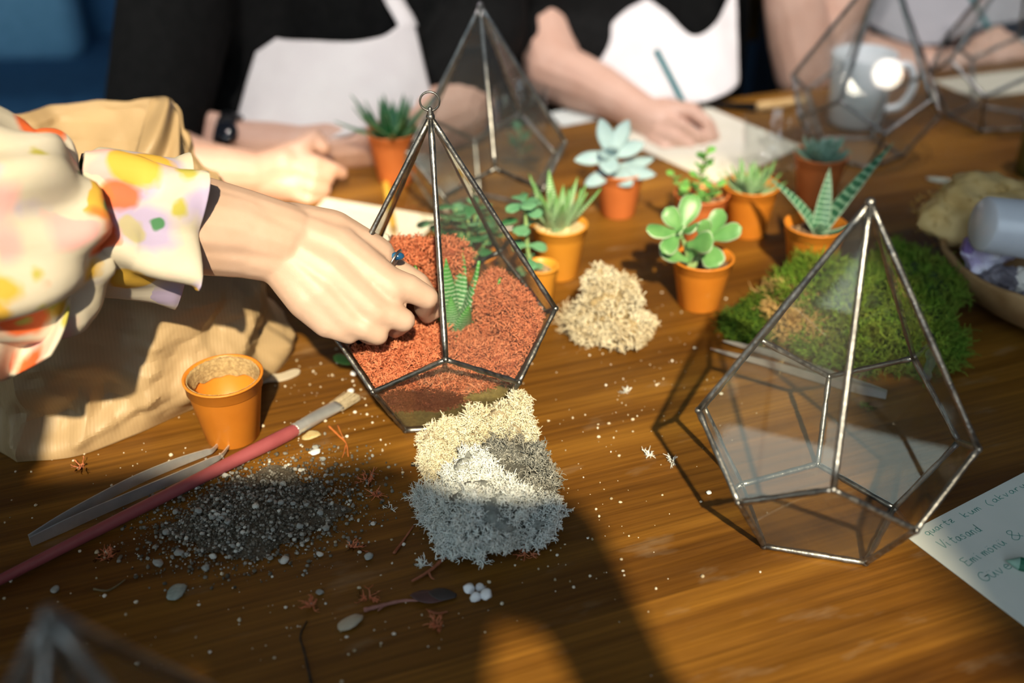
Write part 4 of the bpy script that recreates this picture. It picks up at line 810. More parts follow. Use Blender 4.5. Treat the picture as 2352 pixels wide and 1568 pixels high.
V, Q = lathe([(0.0005, 0.004), (0.0125, 0.004), (0.014, 0.002), (0.014, -0.004), (0.0005, -0.004)], 24); mk('watch_face', (V @ rot_to(-FW + np.array([0, 0, 0.6])).T + dp(519, 302, 1.278), Q), pm('watch_glass', (0.01, 0.012, 0.018), None, 50, 0.08), wa)

# person writing in the middle
cx, cy = 0.185, 1.66
armsB = [f_((1210, -20, 1.60, 0.05), (1270, 165, 1.495, 0.044), (1370, 205, 1.455, 0.036), (1470, 258, 1.405, 0.0255)), f_((2010, -160, 1.72, 0.05), (1850, 165, 1.57, 0.044), (1838, 90, 1.555, 0.046), (1822, 0, 1.53, 0.042), (1790, -140, 1.49, 0.028), (1770, -230, 1.47, 0.03))]
handsB = [f_((1470, 258, 1.405, 0.025), (1520, 285, 1.385, 0.026), (1550, 300, 1.38, 0.020)), f_((1480, 275, 1.40, 0.02), (1520, 310, 1.38, 0.019)),
          f_((1530, 258, 1.380, 0.0130), (1585, 258, 1.366, 0.0095), (1622, 282, 1.362, 0.0086), (1632, 315, 1.365, 0.0080)),
          f_((1520, 285, 1.372, 0.0120), (1565, 288, 1.352, 0.0090), (1604, 314, 1.356, 0.0084), (1614, 335, 1.364, 0.0076)),
          f_((1510, 305, 1.372, 0.0115), (1545, 316, 1.350, 0.0088), (1582, 338, 1.354, 0.0080), (1570, 348, 1.372, 0.007)),
          f_((1500, 322, 1.374, 0.0105), (1526, 340, 1.352, 0.0080), (1556, 358, 1.354, 0.0074), (1545, 358, 1.370, 0.0066)),
          f_((1520, 255, 1.392, 0.0180), (1585, 258, 1.388, 0.0135), (1628, 292, 1.380, 0.0100), (1640, 318, 1.375, 0.0080))]
PB, wB = seated('person in a black top and wrap apron writing with a teal pencil', cx, cy, M_BLACK, armsB, handsB,
    [[(np.array([0.02, 1.58, 0.30]), 0.085), (dp(1190, 60, 1.58), 0.070), (dp(1235, 130, 1.53), 0.056)], [(np.array([0.36, 1.70, 0.30]), 0.085), (dp(1940, -130, 1.72), 0.065), (dp(1900, -40, 1.66), 0.052)], [(dp(1300, 40, 1.60), 0.075), (dp(1330, 110, 1.56), 0.06)]], M_SKINP, hz=0.52)
patch('apron', [(1335, 126, 1.53), (1390, 70, 1.53), (1465, 0, 1.545), (1520, 30, 1.53), (1585, 88, 1.515), (1640, 60, 1.52), (1672, 0, 1.545), (1690, -30, 1.55)], [(1400, 200, 1.50), (1450, 225, 1.485), (1510, 238, 1.475), (1570, 242, 1.47), (1620, 236, 1.475), (1665, 218, 1.485), (1690, 198, 1.495), (1697, 185, 1.50)], M_APRON, PB, bulge=0.012, seed=5, wr=0.007)
patch('apron_flap', [(1470, -20, 1.55), (1530, 40, 1.528), (1590, 95, 1.506), (1640, 60, 1.52)], [(1420, 40, 1.535), (1500, 85, 1.520), (1570, 118, 1.505), (1620, 110, 1.506)], M_APRON, PB, nc=24, nr=10, seed=6, wr=0.004)
# person at the far right
cx, cy = 0.66, 1.98
armsC = [f_((1830, -120, 1.95, 0.05), (1950, 130, 1.775, 0.045), (2080, 160, 1.735, 0.038), (2200, 150, 1.70, 0.026)), f_((2560, -100, 1.95, 0.05), (2480, 90, 1.80, 0.044), (2380, 150, 1.74, 0.03))]
handsC = [f_((2200, 150, 1.70, 0.025), (2250, 135, 1.69, 0.026), (2285, 128, 1.685, 0.019)), f_((2250, 105, 1.69, 0.018), (2290, 80, 1.685, 0.0135), (2310, 95, 1.68, 0.011), (2300, 125, 1.68, 0.009)), f_((2270, 120, 1.685, 0.016), (2320, 95, 1.675, 0.012), (2350, 110, 1.675, 0.010), (2345, 135, 1.68, 0.009)),
          f_((2270, 140, 1.685, 0.016), (2320, 128, 1.67, 0.012), (2352, 140, 1.672, 0.010), (2335, 155, 1.68, 0.009)), f_((2265, 158, 1.685, 0.015), (2310, 155, 1.67, 0.011), (2340, 165, 1.672, 0.0095), (2325, 172, 1.68, 0.008)), f_((2250, 165, 1.69, 0.013), (2290, 172, 1.675, 0.010), (2315, 180, 1.675, 0.008))]
PC, wC = seated('person in navy with a grey apron holding a teal pencil at the far corner', cx, cy, M_NAVY, armsC, handsC,
    [[(np.array([0.50, 1.90, 0.30]), 0.085), (dp(1850, -110, 1.92), 0.068), (dp(1915, 40, 1.83), 0.058)], [(np.array([0.84, 2.02, 0.30]), 0.085), (dp(2540, -100, 1.95), 0.068), (dp(2490, 40, 1.83), 0.058)]], M_SKINP, hz=0.54)
patch('apron', [(2010, -60, 1.86), (2100, -40, 1.85), (2220, -30, 1.845), (2352, -40, 1.85), (2420, -60, 1.86)], [(1985, 45, 1.81), (2060, 98, 1.79), (2140, 108, 1.78), (2240, 70, 1.79), (2400, 40, 1.82)], pm('grey_apron', (0.42, 0.41, 0.43), (0.48, 0.46, 0.48), 16, 0.85, 0.2, 260), PC, bulge=0.02, seed=8, wr=0.006)

# -------- the photographer behind the camera, whose shadow falls across the near table
PH = thing('person', (-0.05, -0.42, -0.75), 'person in dark clothes standing behind the viewpoint and shading the near table', 'person')
q = lambda x, y, z: np.array([x, y, z])
arm_l = [(q(-0.08, -0.36, 0.46), 0.085), (q(-0.20, -0.32, 0.52), 0.070), (q(-0.30, -0.20, 0.58), 0.050), (q(-0.16, -0.14, 0.60), 0.036), (q(-0.10, -0.13, 0.60), 0.038), (q(0.08, -0.13, 0.565), 0.042)]
arm_r = [(q(-0.06, -0.36, 0.44), 0.08), (q(0.11, -0.33, 0.40), 0.060), (q(0.150, -0.22, 0.37), 0.042), (q(0.120, -0.15, 0.50), 0.030), (q(0.095, -0.13, 0.58), 0.036)]
organic('body', [[(q(-0.08, -0.46, 0.0), 0.13), (q(-0.08, -0.42, 0.25), 0.12), (q(-0.08, -0.36, 0.42), 0.10), (q(-0.05, -0.27, 0.53), 0.055), (q(-0.03, -0.24, 0.62), 0.092), (q(-0.03, -0.21, 0.58), 0.078)],
                 [(q(-0.03, -0.125, 0.605), 0.012), (q(-0.03, -0.12, 0.59), 0.013)], arm_l, arm_r,
                 [(q(-0.15, -0.48, 0.0), 0.10), (q(-0.16, -0.48, -0.4), 0.07), (q(-0.16, -0.50, -0.70), 0.045), (q(-0.16, -0.40, -0.725), 0.024)], [(q(0.0, -0.48, 0.0), 0.10), (q(0.02, -0.48, -0.4), 0.07), (q(0.02, -0.50, -0.70), 0.045), (q(0.02, -0.40, -0.725), 0.024)]], M_SKINP, PH, voxel=0.007, smooth=4)
organic('jacket', [[(q(-0.15, -0.46, 0.0), 0.14), (q(-0.15, -0.42, 0.25), 0.13), (q(-0.15, -0.36, 0.44), 0.11)], [(q(-0.02, -0.46, 0.0), 0.13), (q(-0.02, -0.42, 0.25), 0.12), (q(-0.03, -0.36, 0.42), 0.09)],
                   [(q(-0.10, -0.36, 0.47), 0.11), (q(-0.20, -0.32, 0.53), 0.115), (q(-0.30, -0.20, 0.57), 0.110), (q(-0.20, -0.15, 0.57), 0.080), (q(-0.13, -0.14, 0.58), 0.062)], [(q(-0.06, -0.36, 0.42), 0.09), (q(0.11, -0.33, 0.39), 0.068), (q(0.150, -0.22, 0.37), 0.048), (q(0.125, -0.16, 0.48), 0.036)]], M_BLACK, PH, voxel=0.008, smooth=5)
organic('trousers', [[(q(-0.07 + s * 0.08, -0.48, -0.02), 0.115), (q(-0.07 + s * 0.09, -0.48, -0.4), 0.085), (q(-0.07 + s * 0.09, -0.50, -0.66), 0.06)] for s in (-1, 1)], M_NAVY, PH, voxel=0.009, smooth=4)
organic('hair', [[(q(-0.03, -0.255, 0.645), 0.098), (q(-0.03, -0.29, 0.56), 0.075)]], M_HAIR, PH, voxel=0.008, smooth=4)

# -------- unseen spotlights added to brighten the people at the far side of the table
for k, (lx_, ly_, tx, ty, pw, lb) in enumerate(((-0.35, 0.75, -0.22, 1.50, 62, 'added unseen fill spotlight aimed at the person with crossed arms'), (0.35, 0.80, 0.30, 1.65, 34, 'added unseen fill spotlight aimed at the writing person'), (0.80, 0.95, 0.58, 1.60, 44, 'added unseen fill spotlight aimed at the far corner'))):
    P_ = np.array([lx_, ly_, 1.55]); d_ = nrm(np.array([tx, ty, 0.16]) - P_); sp = thing('fill_spotlight', P_, lb, 'lamp')
    V, Q = lathe([(0.0005, -0.02), (0.03, -0.02), (0.035, 0.0), (0.045, 0.10), (0.042, 0.10), (0.032, 0.02), (0.0005, 0.02)], 24); mk('housing', (V @ rot_to(d_).T, Q), M_BLACK, sp, local=True); mk('stem', tube([(0, 0, 0), (0, 0, 2.1)], 0.008, 8), M_BLACK, sp, local=True)
    L = bpy.data.lights.new('spot', 'SPOT'); L.energy = pw; L.color = (1.0, 0.93, 0.90); L.spot_size = math.radians(48); L.spot_blend = 0.6; L.shadow_soft_size = 0.04
    lo_ = bpy.data.objects.new('spot', L); COL.objects.link(lo_); lo_.location = Vector(P_ + d_ * 0.105); lo_.rotation_euler = Vector(d_).to_track_quat('-Z', 'Y').to_euler()

# ================================================================ kraft paper bag
def kraft_mat():
    m, nt, b = newmat('kraft_paper'); v = coords(nt); b.inputs['Roughness'].default_value = 0.52
    c = ramp(nt, noise(nt, v, 9, 5), [(0.3, (0.34, 0.235, 0.125)), (0.7, (0.42, 0.30, 0.165))])
    w = nt.nodes.new('ShaderNodeTexWave'); w.bands_direction = 'X'; w.inputs['Scale'].default_value = 130; w.inputs['Distortion'].default_value = 0.6; nt.links.new(coords(nt, 'Object', (1, 0.4, 0.5), (0, 0, -0.4)), w.inputs['Vector'])
    c = mixc(nt, 0.10, c, ramp(nt, w.outputs['Fac'], [(0.2, (0.75, 0.72, 0.68)), (0.8, (1.06, 1.05, 1.04))]), 'MULTIPLY'); nt.links.new(c, b.inputs['Base Color'])
    bump(nt, b, w.outputs['Fac'], 0.10, 0.0006); b.inputs['Subsurface Weight'].default_value = 0.0; return m
M_KRAFT = kraft_mat()
def worley(P, pts):
    d = ((P[:, None, :] - pts[None]) ** 2).sum(-1); d.sort(axis=1); return np.sqrt(d[:, 0]), np.sqrt(d[:, 1])
def bag_mesh():
    low = [at(40, 1062), at(170, 1050), at(300, 1005), at(430, 945), at(560, 902), at(640, 850), at(676, 776), at(600, 690), at(420, 600), at(200, 590), at(-60, 640), at(-160, 800), at(-80, 980)]
    mid = [dp(10, 800, 0.735), dp(160, 770, 0.74), dp(300, 730, 0.755), dp(420, 690, 0.775), dp(520, 660, 0.80), dp(585, 640, 0.83), dp(600, 600, 0.87), dp(560, 560, 0.91), dp(400, 520, 0.95), dp(180, 500, 0.96), dp(-40, 520, 0.92), dp(-120, 600, 0.86), dp(-90, 720, 0.78)]
    topz = [aty(40, 420, 0.80), aty(150, 430, 0.80), aty(250, 440, 0.81), aty(340, 442, 0.82), aty(420, 440, 0.845), aty(468, 405, 0.88), aty(434, 300, 0.925), aty(385, 232, 0.965), aty(280, 240, 0.985), aty(160, 255, 0.985), aty(40, 270, 0.96), aty(-30, 300, 0.90), aty(-10, 370, 0.84)]
    n, m = 300, 130; rings = []
    def closed(P): P = np.array(P); return smoothpath(np.vstack([P, P[:1]]), n + 1)[:n]
    L_, M_, T_ = closed(low), closed(mid), closed(topz)
    for t in np.linspace(0, 1, m):
        rings.append(L_ * (1 - t) ** 2 + 2 * (M_ * 2 - (L_ + T_) / 2) * t * (1 - t) * 0.5 + (M_ * 0 + (L_ + T_) / 2) * t * (1 - t) + T_ * t * t)
    V = np.concatenate(rings); rs = np.random.default_rng(4); lo, hi = V.min(0), V.max(0)
    c = V.mean(0); out = nrm((V - c) * np.array([1, 1, 0.2])); t = np.repeat(np.linspace(0, 1, m), n)
    def creases(P, k, wmin, wmax, lmin, lmax, a0, seed):
        """sharp-crested paper folds: straight ridges and valleys of limited length"""
        r_ = np.random.default_rng(seed); d = np.zeros(len(P))
        for _ in range(k):
            p0 = P[r_.integers(len(P))]; dr = nrm(r_.standard_normal(3) * np.array([1, 1, 0.8])); q_ = P - p0; l = q_ @ dr; per = np.linalg.norm(q_ - np.outer(l, dr), axis=1); w_ = r_.uniform(wmin, wmax); L_ = r_.uniform(lmin, lmax)
            d += r_.choice([-1, 1], p=[0.55, 0.45]) * a0 * w_ / wmax * np.maximum(0, 1 - per / w_) * np.clip(1.4 - np.abs(l) / L_, 0, 1)
        return d
    amp = 0.55 + 0.45 * np.clip(t * 8, 0, 1) + 0.9 * np.exp(-((t - 0.10) / 0.12) ** 2) + 0.5 * (t > 0.85)
    disp = creases(V, 46, 0.018, 0.050, 0.05, 0.14, 0.011, 3) + creases(V, 150, 0.007, 0.022, 0.02, 0.09, 0.0058, 5); p2 = None
    V = V + out * (disp * amp * np.clip(t * 14, 0.12, 1))[:, None]; V[:, 2] += 0.006 * vnoise(V, 26, 4) * (t > 0.93); V[:, 2] = np.maximum(V[:, 2], 0.0006)
    # turned-over rim
    rim = V[-n:].copy(); inner = rim.copy(); inner[:, :2] = c[:2] + (inner[:, :2] - c[:2]) * 0.94
    rows = [V]
    for k in range(1, 26):
        f = k / 25; r = inner.copy(); r[:, :2] = c[:2] + (rim[:, :2] - c[:2]) * (0.97 - 0.10 * f); r[:, 2] = rim[:, 2] - 0.10 * f
        r += nrm((r - c) * np.array([1, 1, 0])) * creases(r, 90, 0.006, 0.02, 0.01, 0.05, 0.006, 8)[:, None] * min(1, f * 4); rows.append(r)
    V = np.concatenate(rows); return V, grid_faces(m + 25, n, True)
V_, F_ = bag_mesh(); bag = solo('paper_bag', (V_, F_), M_KRAFT, 'crumpled brown kraft paper bag under the reaching arm', 'bag'); me = bag.data; me.set_sharp_from_angle(angle=math.radians(13))
# folded-down flap at the rim
def flap():
    u = np.linspace(0, 1, 30); w = np.linspace(0, 1, 14); V = []
    for a in u:
        for b_ in w:
            px = 345 + 75 * a + (8 * math.sin(a * 5)) - 40 * (1 - a) * b_; py = 226 + 150 * b_ + 30 * a * a - 8 * math.sin(math.pi * a) + 60 * a * b_; V.append(aty(px, py, 0.945 - 0.06 * b_ - 0.012 * math.sin(math.pi * b_) + 0.006 * math.sin(9 * a + 4 * b_)))
    return np.array(V), grid_faces(30, 14)
o = mk('folded_flap', flap(), M_KRAFT, bag); solidify(o, 0.0008); applied(o)

# ================================================================ note card with handwriting
M_PAPER = pm('white_card', (0.62, 0.66, 0.62), (0.66, 0.69, 0.65), 30, 0.75, 0.05, 500)
M_PAPERC = pm('cream_paper', (0.70, 0.65, 0.52), (0.74, 0.69, 0.57), 30, 0.8, 0.05, 500)
M_INK = pm('green_ink', (0.05, 0.24, 0.20), (0.08, 0.30, 0.26), 200, 0.6)
M_INKG = pm('faded_ink', (0.35, 0.32, 0.26), None, 200, 0.8)
def sheet(corners, th=0.0007, z=0.0004, bow=0.0):
    P = np.array(corners); n = 9; V = []
    for i in np.linspace(0, 1, n):
        for j in np.linspace(0, 1, n):
            p_ = (P[0] * (1 - i) + P[1] * i) * (1 - j) + (P[3] * (1 - i) + P[2] * i) * j; V.append([p_[0], p_[1], z + bow * math.sin(i * 3.1) * j])
    V = np.array(V); top = V + [0, 0, th]; F = grid_faces(n, n).tolist(); k = n * n
    ed = [i for i in range(n)] + [i * n + n - 1 for i in range(1, n)] + [k - 1 - i for i in range(1, n)] + [(n - 1 - i) * n for i in range(1, n - 1)]
    Fs = [tuple(f[::-1]) for f in F] + [tuple(x + k for x in f) for f in F] + [(ed[i], ed[(i + 1) % len(ed)], ed[(i + 1) % len(ed)] + k, ed[i] + k) for i in range(len(ed))]
    return np.concatenate([V, top]), Fs
GL = {'q': [[(.7, .85), (.5, 1), (.2, .95), (.08, .5), (.25, .05), (.5, .1), (.68, .5), (.7, .95), (.68, .2), (.66, -.7)]], 'u': [[(.05, .95), (.1, .3), (.3, .02), (.5, .15), (.65, .9), (.68, .3), (.8, 0)]],
      'a': [[(.62, .8), (.4, 1), (.12, .75), (.08, .3), (.3, .02), (.52, .25), (.64, .9), (.66, .3), (.8, .02)]], 'r': [[(.1, .95), (.15, 0), (.16, .55), (.35, .95), (.6, .9)]],
      't': [[(.35, 1.7), (.3, .4), (.42, .02), (.62, .15)], [(.02, 1.05), (.7, 1.15)]], 'z': [[(.05, .95), (.6, 1), (.1, .1), (.7, .12)], [(.15, .5), (.55, .55)]], 'k': [[(.12, 1.8), (.1, 0)], [(.6, 1), (.12, .5), (.62, 0)]],
      'm': [[(.05, .95), (.08, 0), (.12, .6), (.3, .95), (.38, .5), (.4, 0), (.44, .6), (.62, .95), (.72, .5), (.76, 0)]], 'v': [[(.05, .95), (.3, 0), (.6, 1)]], 'y': [[(.08, .95), (.15, .3), (.4, .15), (.58, .5), (.65, .95), (.6, -.2), (.4, -.75), (.1, -.6)]],
      '(': [[(.5, 1.7), (.15, 1), (.1, .3), (.45, -.5)]], 'V': [[(0, 1.8), (.35, 0), (.9, 1.9)]], 'i': [[(.2, .95), (.22, .2), (.35, 0)], [(.24, 1.4), (.27, 1.5)]], 's': [[(.55, .9), (.25, 1), (.12, .75), (.5, .45), (.5, .12), (.1, .05)]],
      'n': [[(.06, .95), (.1, 0), (.14, .6), (.36, .97), (.55, .7), (.58, .2), (.7, 0)]], 'd': [[(.58, .7), (.3, .98), (.08, .5), (.3, .02), (.55, .3), (.62, 1.8), (.62, .2), (.75, 0)]], 'E': [[(.75, 1.75), (.1, 1.7), (.2, .85), (.12, 0), (.85, .1)], [(.18, .9), (.7, .95)]],
      'o': [[(.35, 1), (.08, .6), (.2, .05), (.52, .1), (.62, .6), (.35, 1)]], 'O': [[(.35, 1), (.08, .6), (.2, .05), (.52, .1), (.62, .6), (.35, 1)], [(.22, 1.35), (.24, 1.42)], [(.5, 1.38), (.52, 1.45)]], 'U': [[(.05, .95), (.1, .3), (.3, .02), (.5, .15), (.65, .9), (.68, .3), (.8, 0)], [(.2, 1.3), (.22, 1.38)], [(.5, 1.33), (.52, 1.41)]],
      'G': [[(.85, 1.5), (.55, 1.8), (.15, 1.4), (.05, .6), (.35, .02), (.75, .25), (.85, .8), (.5, .82), (1.0, .85)]], 'e': [[(.1, .5), (.6, .6), (.4, 1), (.12, .7), (.15, .15), (.45, .02), (.7, .2)]], '&': [[(.9, .1), (.25, 1.2), (.4, 1.7), (.65, 1.4), (.1, .5), (.3, 0), (.65, .2), (.9, .8)]]}
def ribbon(P, w, th=0.00012):
    P = np.asarray(P); T = nrm(np.gradient(P, axis=0)); S = np.stack([-T[:, 1], T[:, 0], 0 * T[:, 0]], -1) * w / 2; V = np.concatenate([P - S, P + S, P - S + [0, 0, th], P + S + [0, 0, th]]); n = len(P)
    Fs = []
    for i in range(n - 1): Fs += [(2 * n + i, 2 * n + i + 1, 3 * n + i + 1, 3 * n + i), (i, n + i, n + i + 1, i + 1), (i, i + 1, 2 * n + i + 1, 2 * n + i), (n + i, 3 * n + i, 3 * n + i + 1, n + i + 1)]
    return V, Fs
def write(parent, text, a, b, h, zt, w=0.00045, mat=None):
    a, b = at(*a), at(*b); d = nrm((b - a) * [1, 1, 0]); up = np.array([-d[1], d[0], 0]); L = np.linalg.norm(b - a); adv = L / len(text); out = []
    for k, cc in enumerate(text):
        for st in GL.get(cc, []):
            pts = smoothpath(st, 6 * max(1, len(st) - 1) + 1) if len(st) > 2 else np.array(st); P = np.array([a + d * (k * adv + x * adv * 1.05) + up * y * h for x, y in pts]); P[:, 2] = zt; out.append(ribbon(P, w))
    return mk('handwriting', join(*out), mat or M_INK, parent, smooth=False)
c0, c1 = at(2068, 1229), at(2352, 1082); e1 = nrm((c1 - c0) * [1, 1, 0]); e2 = nrm((at(2352, 1440) - at(2092, 1243)) * [1, 1, 0]); c0 = at(2076, 1230)
note = solo('note_card', sheet([c0, c0 + e1 * 0.148, c0 + e1 * 0.148 + e2 * 0.105, c0 + e2 * 0.105]), M_PAPER, 'white card with green handwriting at the right edge of the table', 'paper', smooth=False)
zt = 0.00112
for tx, a, b, h in (('quartz', (2130, 1233), (2196, 1199), 0.0032), ('kum', (2216, 1192), (2256, 1171), 0.0032), ('(akvaryum', (2271, 1164), (2385, 1106), 0.0032), ('Vitasand', (2168, 1262), (2258, 1220), 0.0042), ('EmimOnU', (2222, 1303), (2314, 1250), 0.0040), ('&', (2330, 1246), (2352, 1234), 0.0055), ('GUven', (2262, 1340), (2346, 1294), 0.0044)):
    write(note, tx, a, b, h, zt)
def pencil(name, a, b, r, body, tip, label, cat='pencil', n=6, tipl=0.02, group=None):
    """a sharpened hexagonal pencil from its point a to its end b"""
    a, b = np.asarray(a), np.asarray(b); d = nrm(b - a); t = thing(name, a, label, cat, group)
    mk('barrel', tube([a + d * tipl, a + d * (tipl + 0.001), b - d * 0.001, b], [r * 0.98, r, r, r * 0.9], n), body, t, smooth=False); mk('sharpened_tip', tube([a, a + d * tipl * 0.25, a + d * tipl], [0.0003, r * 0.28, r * 0.97], 10), tip, t); return t
M_TEAL = pm('teal_paint', (0.01, 0.14, 0.16), (0.015, 0.18, 0.19), 60, 0.35); M_GRN = pm('dark_green_paint', (0.006, 0.09, 0.05), (0.008, 0.11, 0.06), 60, 0.35); M_GTIP = pm('pale_green_lead', (0.25, 0.42, 0.34), None, 60, 0.6)
M_WOODP = pm('bare_pencil_wood', (0.62, 0.38, 0.14), (0.70, 0.46, 0.20), 90, 0.6); M_YEL = pm('mustard_paint', (0.62, 0.36, 0.04), (0.68, 0.42, 0.06), 60, 0.4)
a = at(2310, 1287, 0.0045); b = a + nrm(at(2460, 1320, 0) - at(2310, 1287, 0)) * 0.10
pencil('green_pencil', a, b, 0.0046, M_GRN, M_GTIP, 'dark green pencil lying on the handwritten card', n=10, tipl=0.008)
pencil('teal_pencil', dp(1622, 338, 1.372), dp(1507, 116, 1.40), 0.0042, M_TEAL, M_WOODP, 'teal pencil held by the writing hand in the middle')
pencil('teal_pencil', dp(2318, 150, 1.672), dp(2218, -30, 1.70), 0.0042, M_TEAL, M_WOODP, 'teal pencil held by the person at the far corner')
pencil('wooden_pencil', at(907, 545, 0.004), at(884, 405, 0.004), 0.004, M_YEL, M_WOODP, 'mustard wooden pencil lying by the agave pot')
tl_ = thing('craft_knife', at(1630, 243), 'craft tool with black tip and pale wooden handle by the writing person', 'tool')
mk('black_shaft', tube(smoothpath([at(1622, 240, 0.005), at(1680, 243, 0.005), at(1738, 246, 0.006)], 8), np.linspace(0.003, 0.006, 8), 10), M_BLACK, tl_); mk('wooden_handle', tube(smoothpath([at(1738, 246, 0.007), at(1790, 240, 0.007), at(1850, 230, 0.007)], 10), [0.0055, 0.007, 0.0072, 0.0072, 0.0072, 0.0072, 0.0070, 0.0068, 0.0066, 0.006], 12), M_WOODP, tl_)
# sheets on the table
sh1 = solo('writing_sheet', sheet([at(1392, 308), at(1652, 425), at(1842, 338), at(1600, 236)], z=0.0005), M_PAPERC, 'cream paper sheet under the writing hand', 'paper', smooth=False)
sh2 = solo('paper_sheet', sheet([at(748, 456), at(1012, 500), at(950, 566), at(680, 530)], z=0.0005), M_PAPERC, 'cream paper with faint writing behind the reaching hand', 'paper', smooth=False)
for k in range(3): write(sh2, 'uniasmeuarivoun', (770 + 6 * k, 486 + 15 * k), (870 + 4 * k, 503 + 15 * k), 0.0028, 0.00125, 0.0005, M_INKG)
sh3 = solo('paper_sheet', sheet([at(2140, 186), at(2240, 228), at(2460, 200), at(2360, 160)], z=0.0005), M_PAPERC, 'cream paper under the hand at the far corner', 'paper', smooth=False)
sh4 = solo('paper_sheet', sheet([at(1262, 262), at(1290, 292), at(1372, 276), at(1350, 240)], z=0.0005), M_PAPER, 'small grey-white paper under the writing elbow', 'paper', smooth=False)

# ================================================================ brush, tweezers, sticks
br = thing('paint_brush', at(400, 1130), 'flat paint brush with a long pink wooden handle', 'brush')
M_PINK = pm('pink_lacquer', (0.27, 0.062, 0.072), (0.32, 0.08, 0.09), 40, 0.4); M_STEEL = pm('brushed_steel', (0.72, 0.75, 0.78), (0.60, 0.63, 0.66), 60, 0.38, metal=0.75); M_BRISTLE = pm('pale_bristle', (0.40, 0.33, 0.22), (0.56, 0.48, 0.34), 500, 0.8)
path = [at(-60, 1362, 0.0045), at(150, 1255, 0.0048), at(400, 1128, 0.0055), at(560, 1047, 0.0060), at(640, 1007, 0.0060), at(682, 985, 0.0058)]
mk('handle', tube(smoothpath(path, 40), np.interp(np.linspace(0, 1, 40), [0, .3, .75, .9, 1], [0.0032, 0.0042, 0.0056, 0.0055, 0.0048]), 14), M_PINK, br)
fp = smoothpath([at(676, 988, 0.0056), at(700, 974, 0.0056), at(735, 953, 0.0054), at(778, 930, 0.0050)], 16); V, Q = tube(fp, [0.0052, 0.0054, 0.0050, 0.0054, 0.0050, 0.0053, 0.0054, 0.0056, 0.0058, 0.0060, 0.0062, 0.0064, 0.0066, 0.0068, 0.0069, 0.0070], 20, flat=None)
n_ = 20; fac = np.repeat(np.interp(np.arange(16), [0, 5, 15], [1, 1, 0.36]), n_); V[:, 2] = fp[:, 2].repeat(n_) + (V[:, 2] - fp[:, 2].repeat(n_)) * fac; mk('ferrule', (V, Q), M_STEEL, br)
a, b = at(776, 931, 0.0048), at(812, 908, 0.0040); d = nrm(b - a); s = nrm(np.cross(d, [0, 0, 1])); rs = np.random.default_rng(3); L_ = np.linalg.norm(b - a); N = 420
st = a + np.outer(rs.uniform(-1, 1, N) * 0.0066, s) + np.outer(rs.uniform(-1, 1, N) * 0.0018, [0, 0, 1]) - d * 0.003
V, Q, _ = strands(st, np.tile(d, (N, 1)) + rs.standard_normal((N, 3)) * 0.03, rs.uniform(0.92, 1.05, N) * (L_ + 0.003), 0.0007, rs, 2, 0.02, 0.8); o = mk('bristles', (V, Q), M_BRISTLE, br); o['kind'] = 'stuff'
def tweezers(label, armA, armB, w, parent_at):
    t = thing('tweezers', parent_at, label, 'tweezers')
    for nm, arm in (('arm', armA), ('arm', armB)):
        P = smoothpath(arm, 40); T = nrm(np.gradient(P, axis=0)); ws = np.interp(np.linspace(0, 1, 40), [0, .1, .5, .85, 1], [w * .8, w, w * .85, w * .35, w * .10]); V = []
        for p_, t_, w_ in zip(P, T, ws):
            sd = nrm(np.cross(t_, np.array([0, 0.5, 0.85]))); u_ = np.array([0, 0.5, 0.85]); 
            for (x, y) in ((-1, -.0005), (1, -.0005), (1, .0005), (-1, .0005)): V.append(p_ + sd * 0.0 + np.array([0, 0, 1.0]) * x * w_ / 2 + np.cross(t_, [0, 0, 1]) * y)
        F = grid_faces(40, 4, True).tolist() + [(3, 2, 1, 0), (156, 157, 158, 159)]; mk(nm, (np.array(V), F), M_STEEL, t, smooth=False)
    return t
zz = 0.0052
tweezers('bent-tip steel tweezers lying along the pink brush handle', [at(68, 1238, zz), at(180, 1172, zz), at(300, 1108, zz), at(400, 1065, zz), at(470, 1040, zz), at(490, 1032, zz), at(512, 1004, zz)], [at(70, 1244, zz), at(200, 1184, zz), at(330, 1128, zz), at(430, 1085, zz), at(485, 1058, zz), at(508, 1046, zz), at(528, 1020, zz)], 0.0095, at(200, 1170))
tweezers('steel tweezers half under the green moss heap', [at(2036, 904, zz), at(1930, 868, zz), at(1800, 820, zz), at(1700, 792, zz), at(1660, 782, zz)], [at(2036, 908, zz), at(1920, 880, zz), at(1790, 842, zz), at(1690, 816, zz), at(1632, 800, zz)], 0.008, at(1850, 850))
stk = smoothpath([at(585, 880), at(612, 872), at(650, 868), at(688, 853)], 20); T = nrm(np.gradient(stk, axis=0)); S = np.stack([-T[:, 1], T[:, 0], 0 * T[:, 0]], -1); ww = 0.0052 * np.sqrt(np.clip(1 - np.linspace(-0.97, 0.985, 20) ** 8, 0.02, 1))[:, None]
V = np.concatenate([stk - S * ww, stk + S * ww]); V[:, 2] = 0.0005; V = np.concatenate([V, V + [0, 0, 0.0014]]); n = 20; Fs = []
for i in range(n - 1): Fs += [(2 * n + i, 2 * n + i + 1, 3 * n + i + 1, 3 * n + i), (i, n + i, n + i + 1, i + 1), (i, i + 1, 2 * n + i + 1, 2 * n + i), (n + i, 3 * n + i, 3 * n + i + 1, n + i + 1)]
solo('flat_stick', (V, Fs), pm('pale_plastic', (0.50, 0.44, 0.34), (0.56, 0.50, 0.40), 50, 0.5), 'pale flat stick poking out behind the empty pot', 'stick', smooth=False)

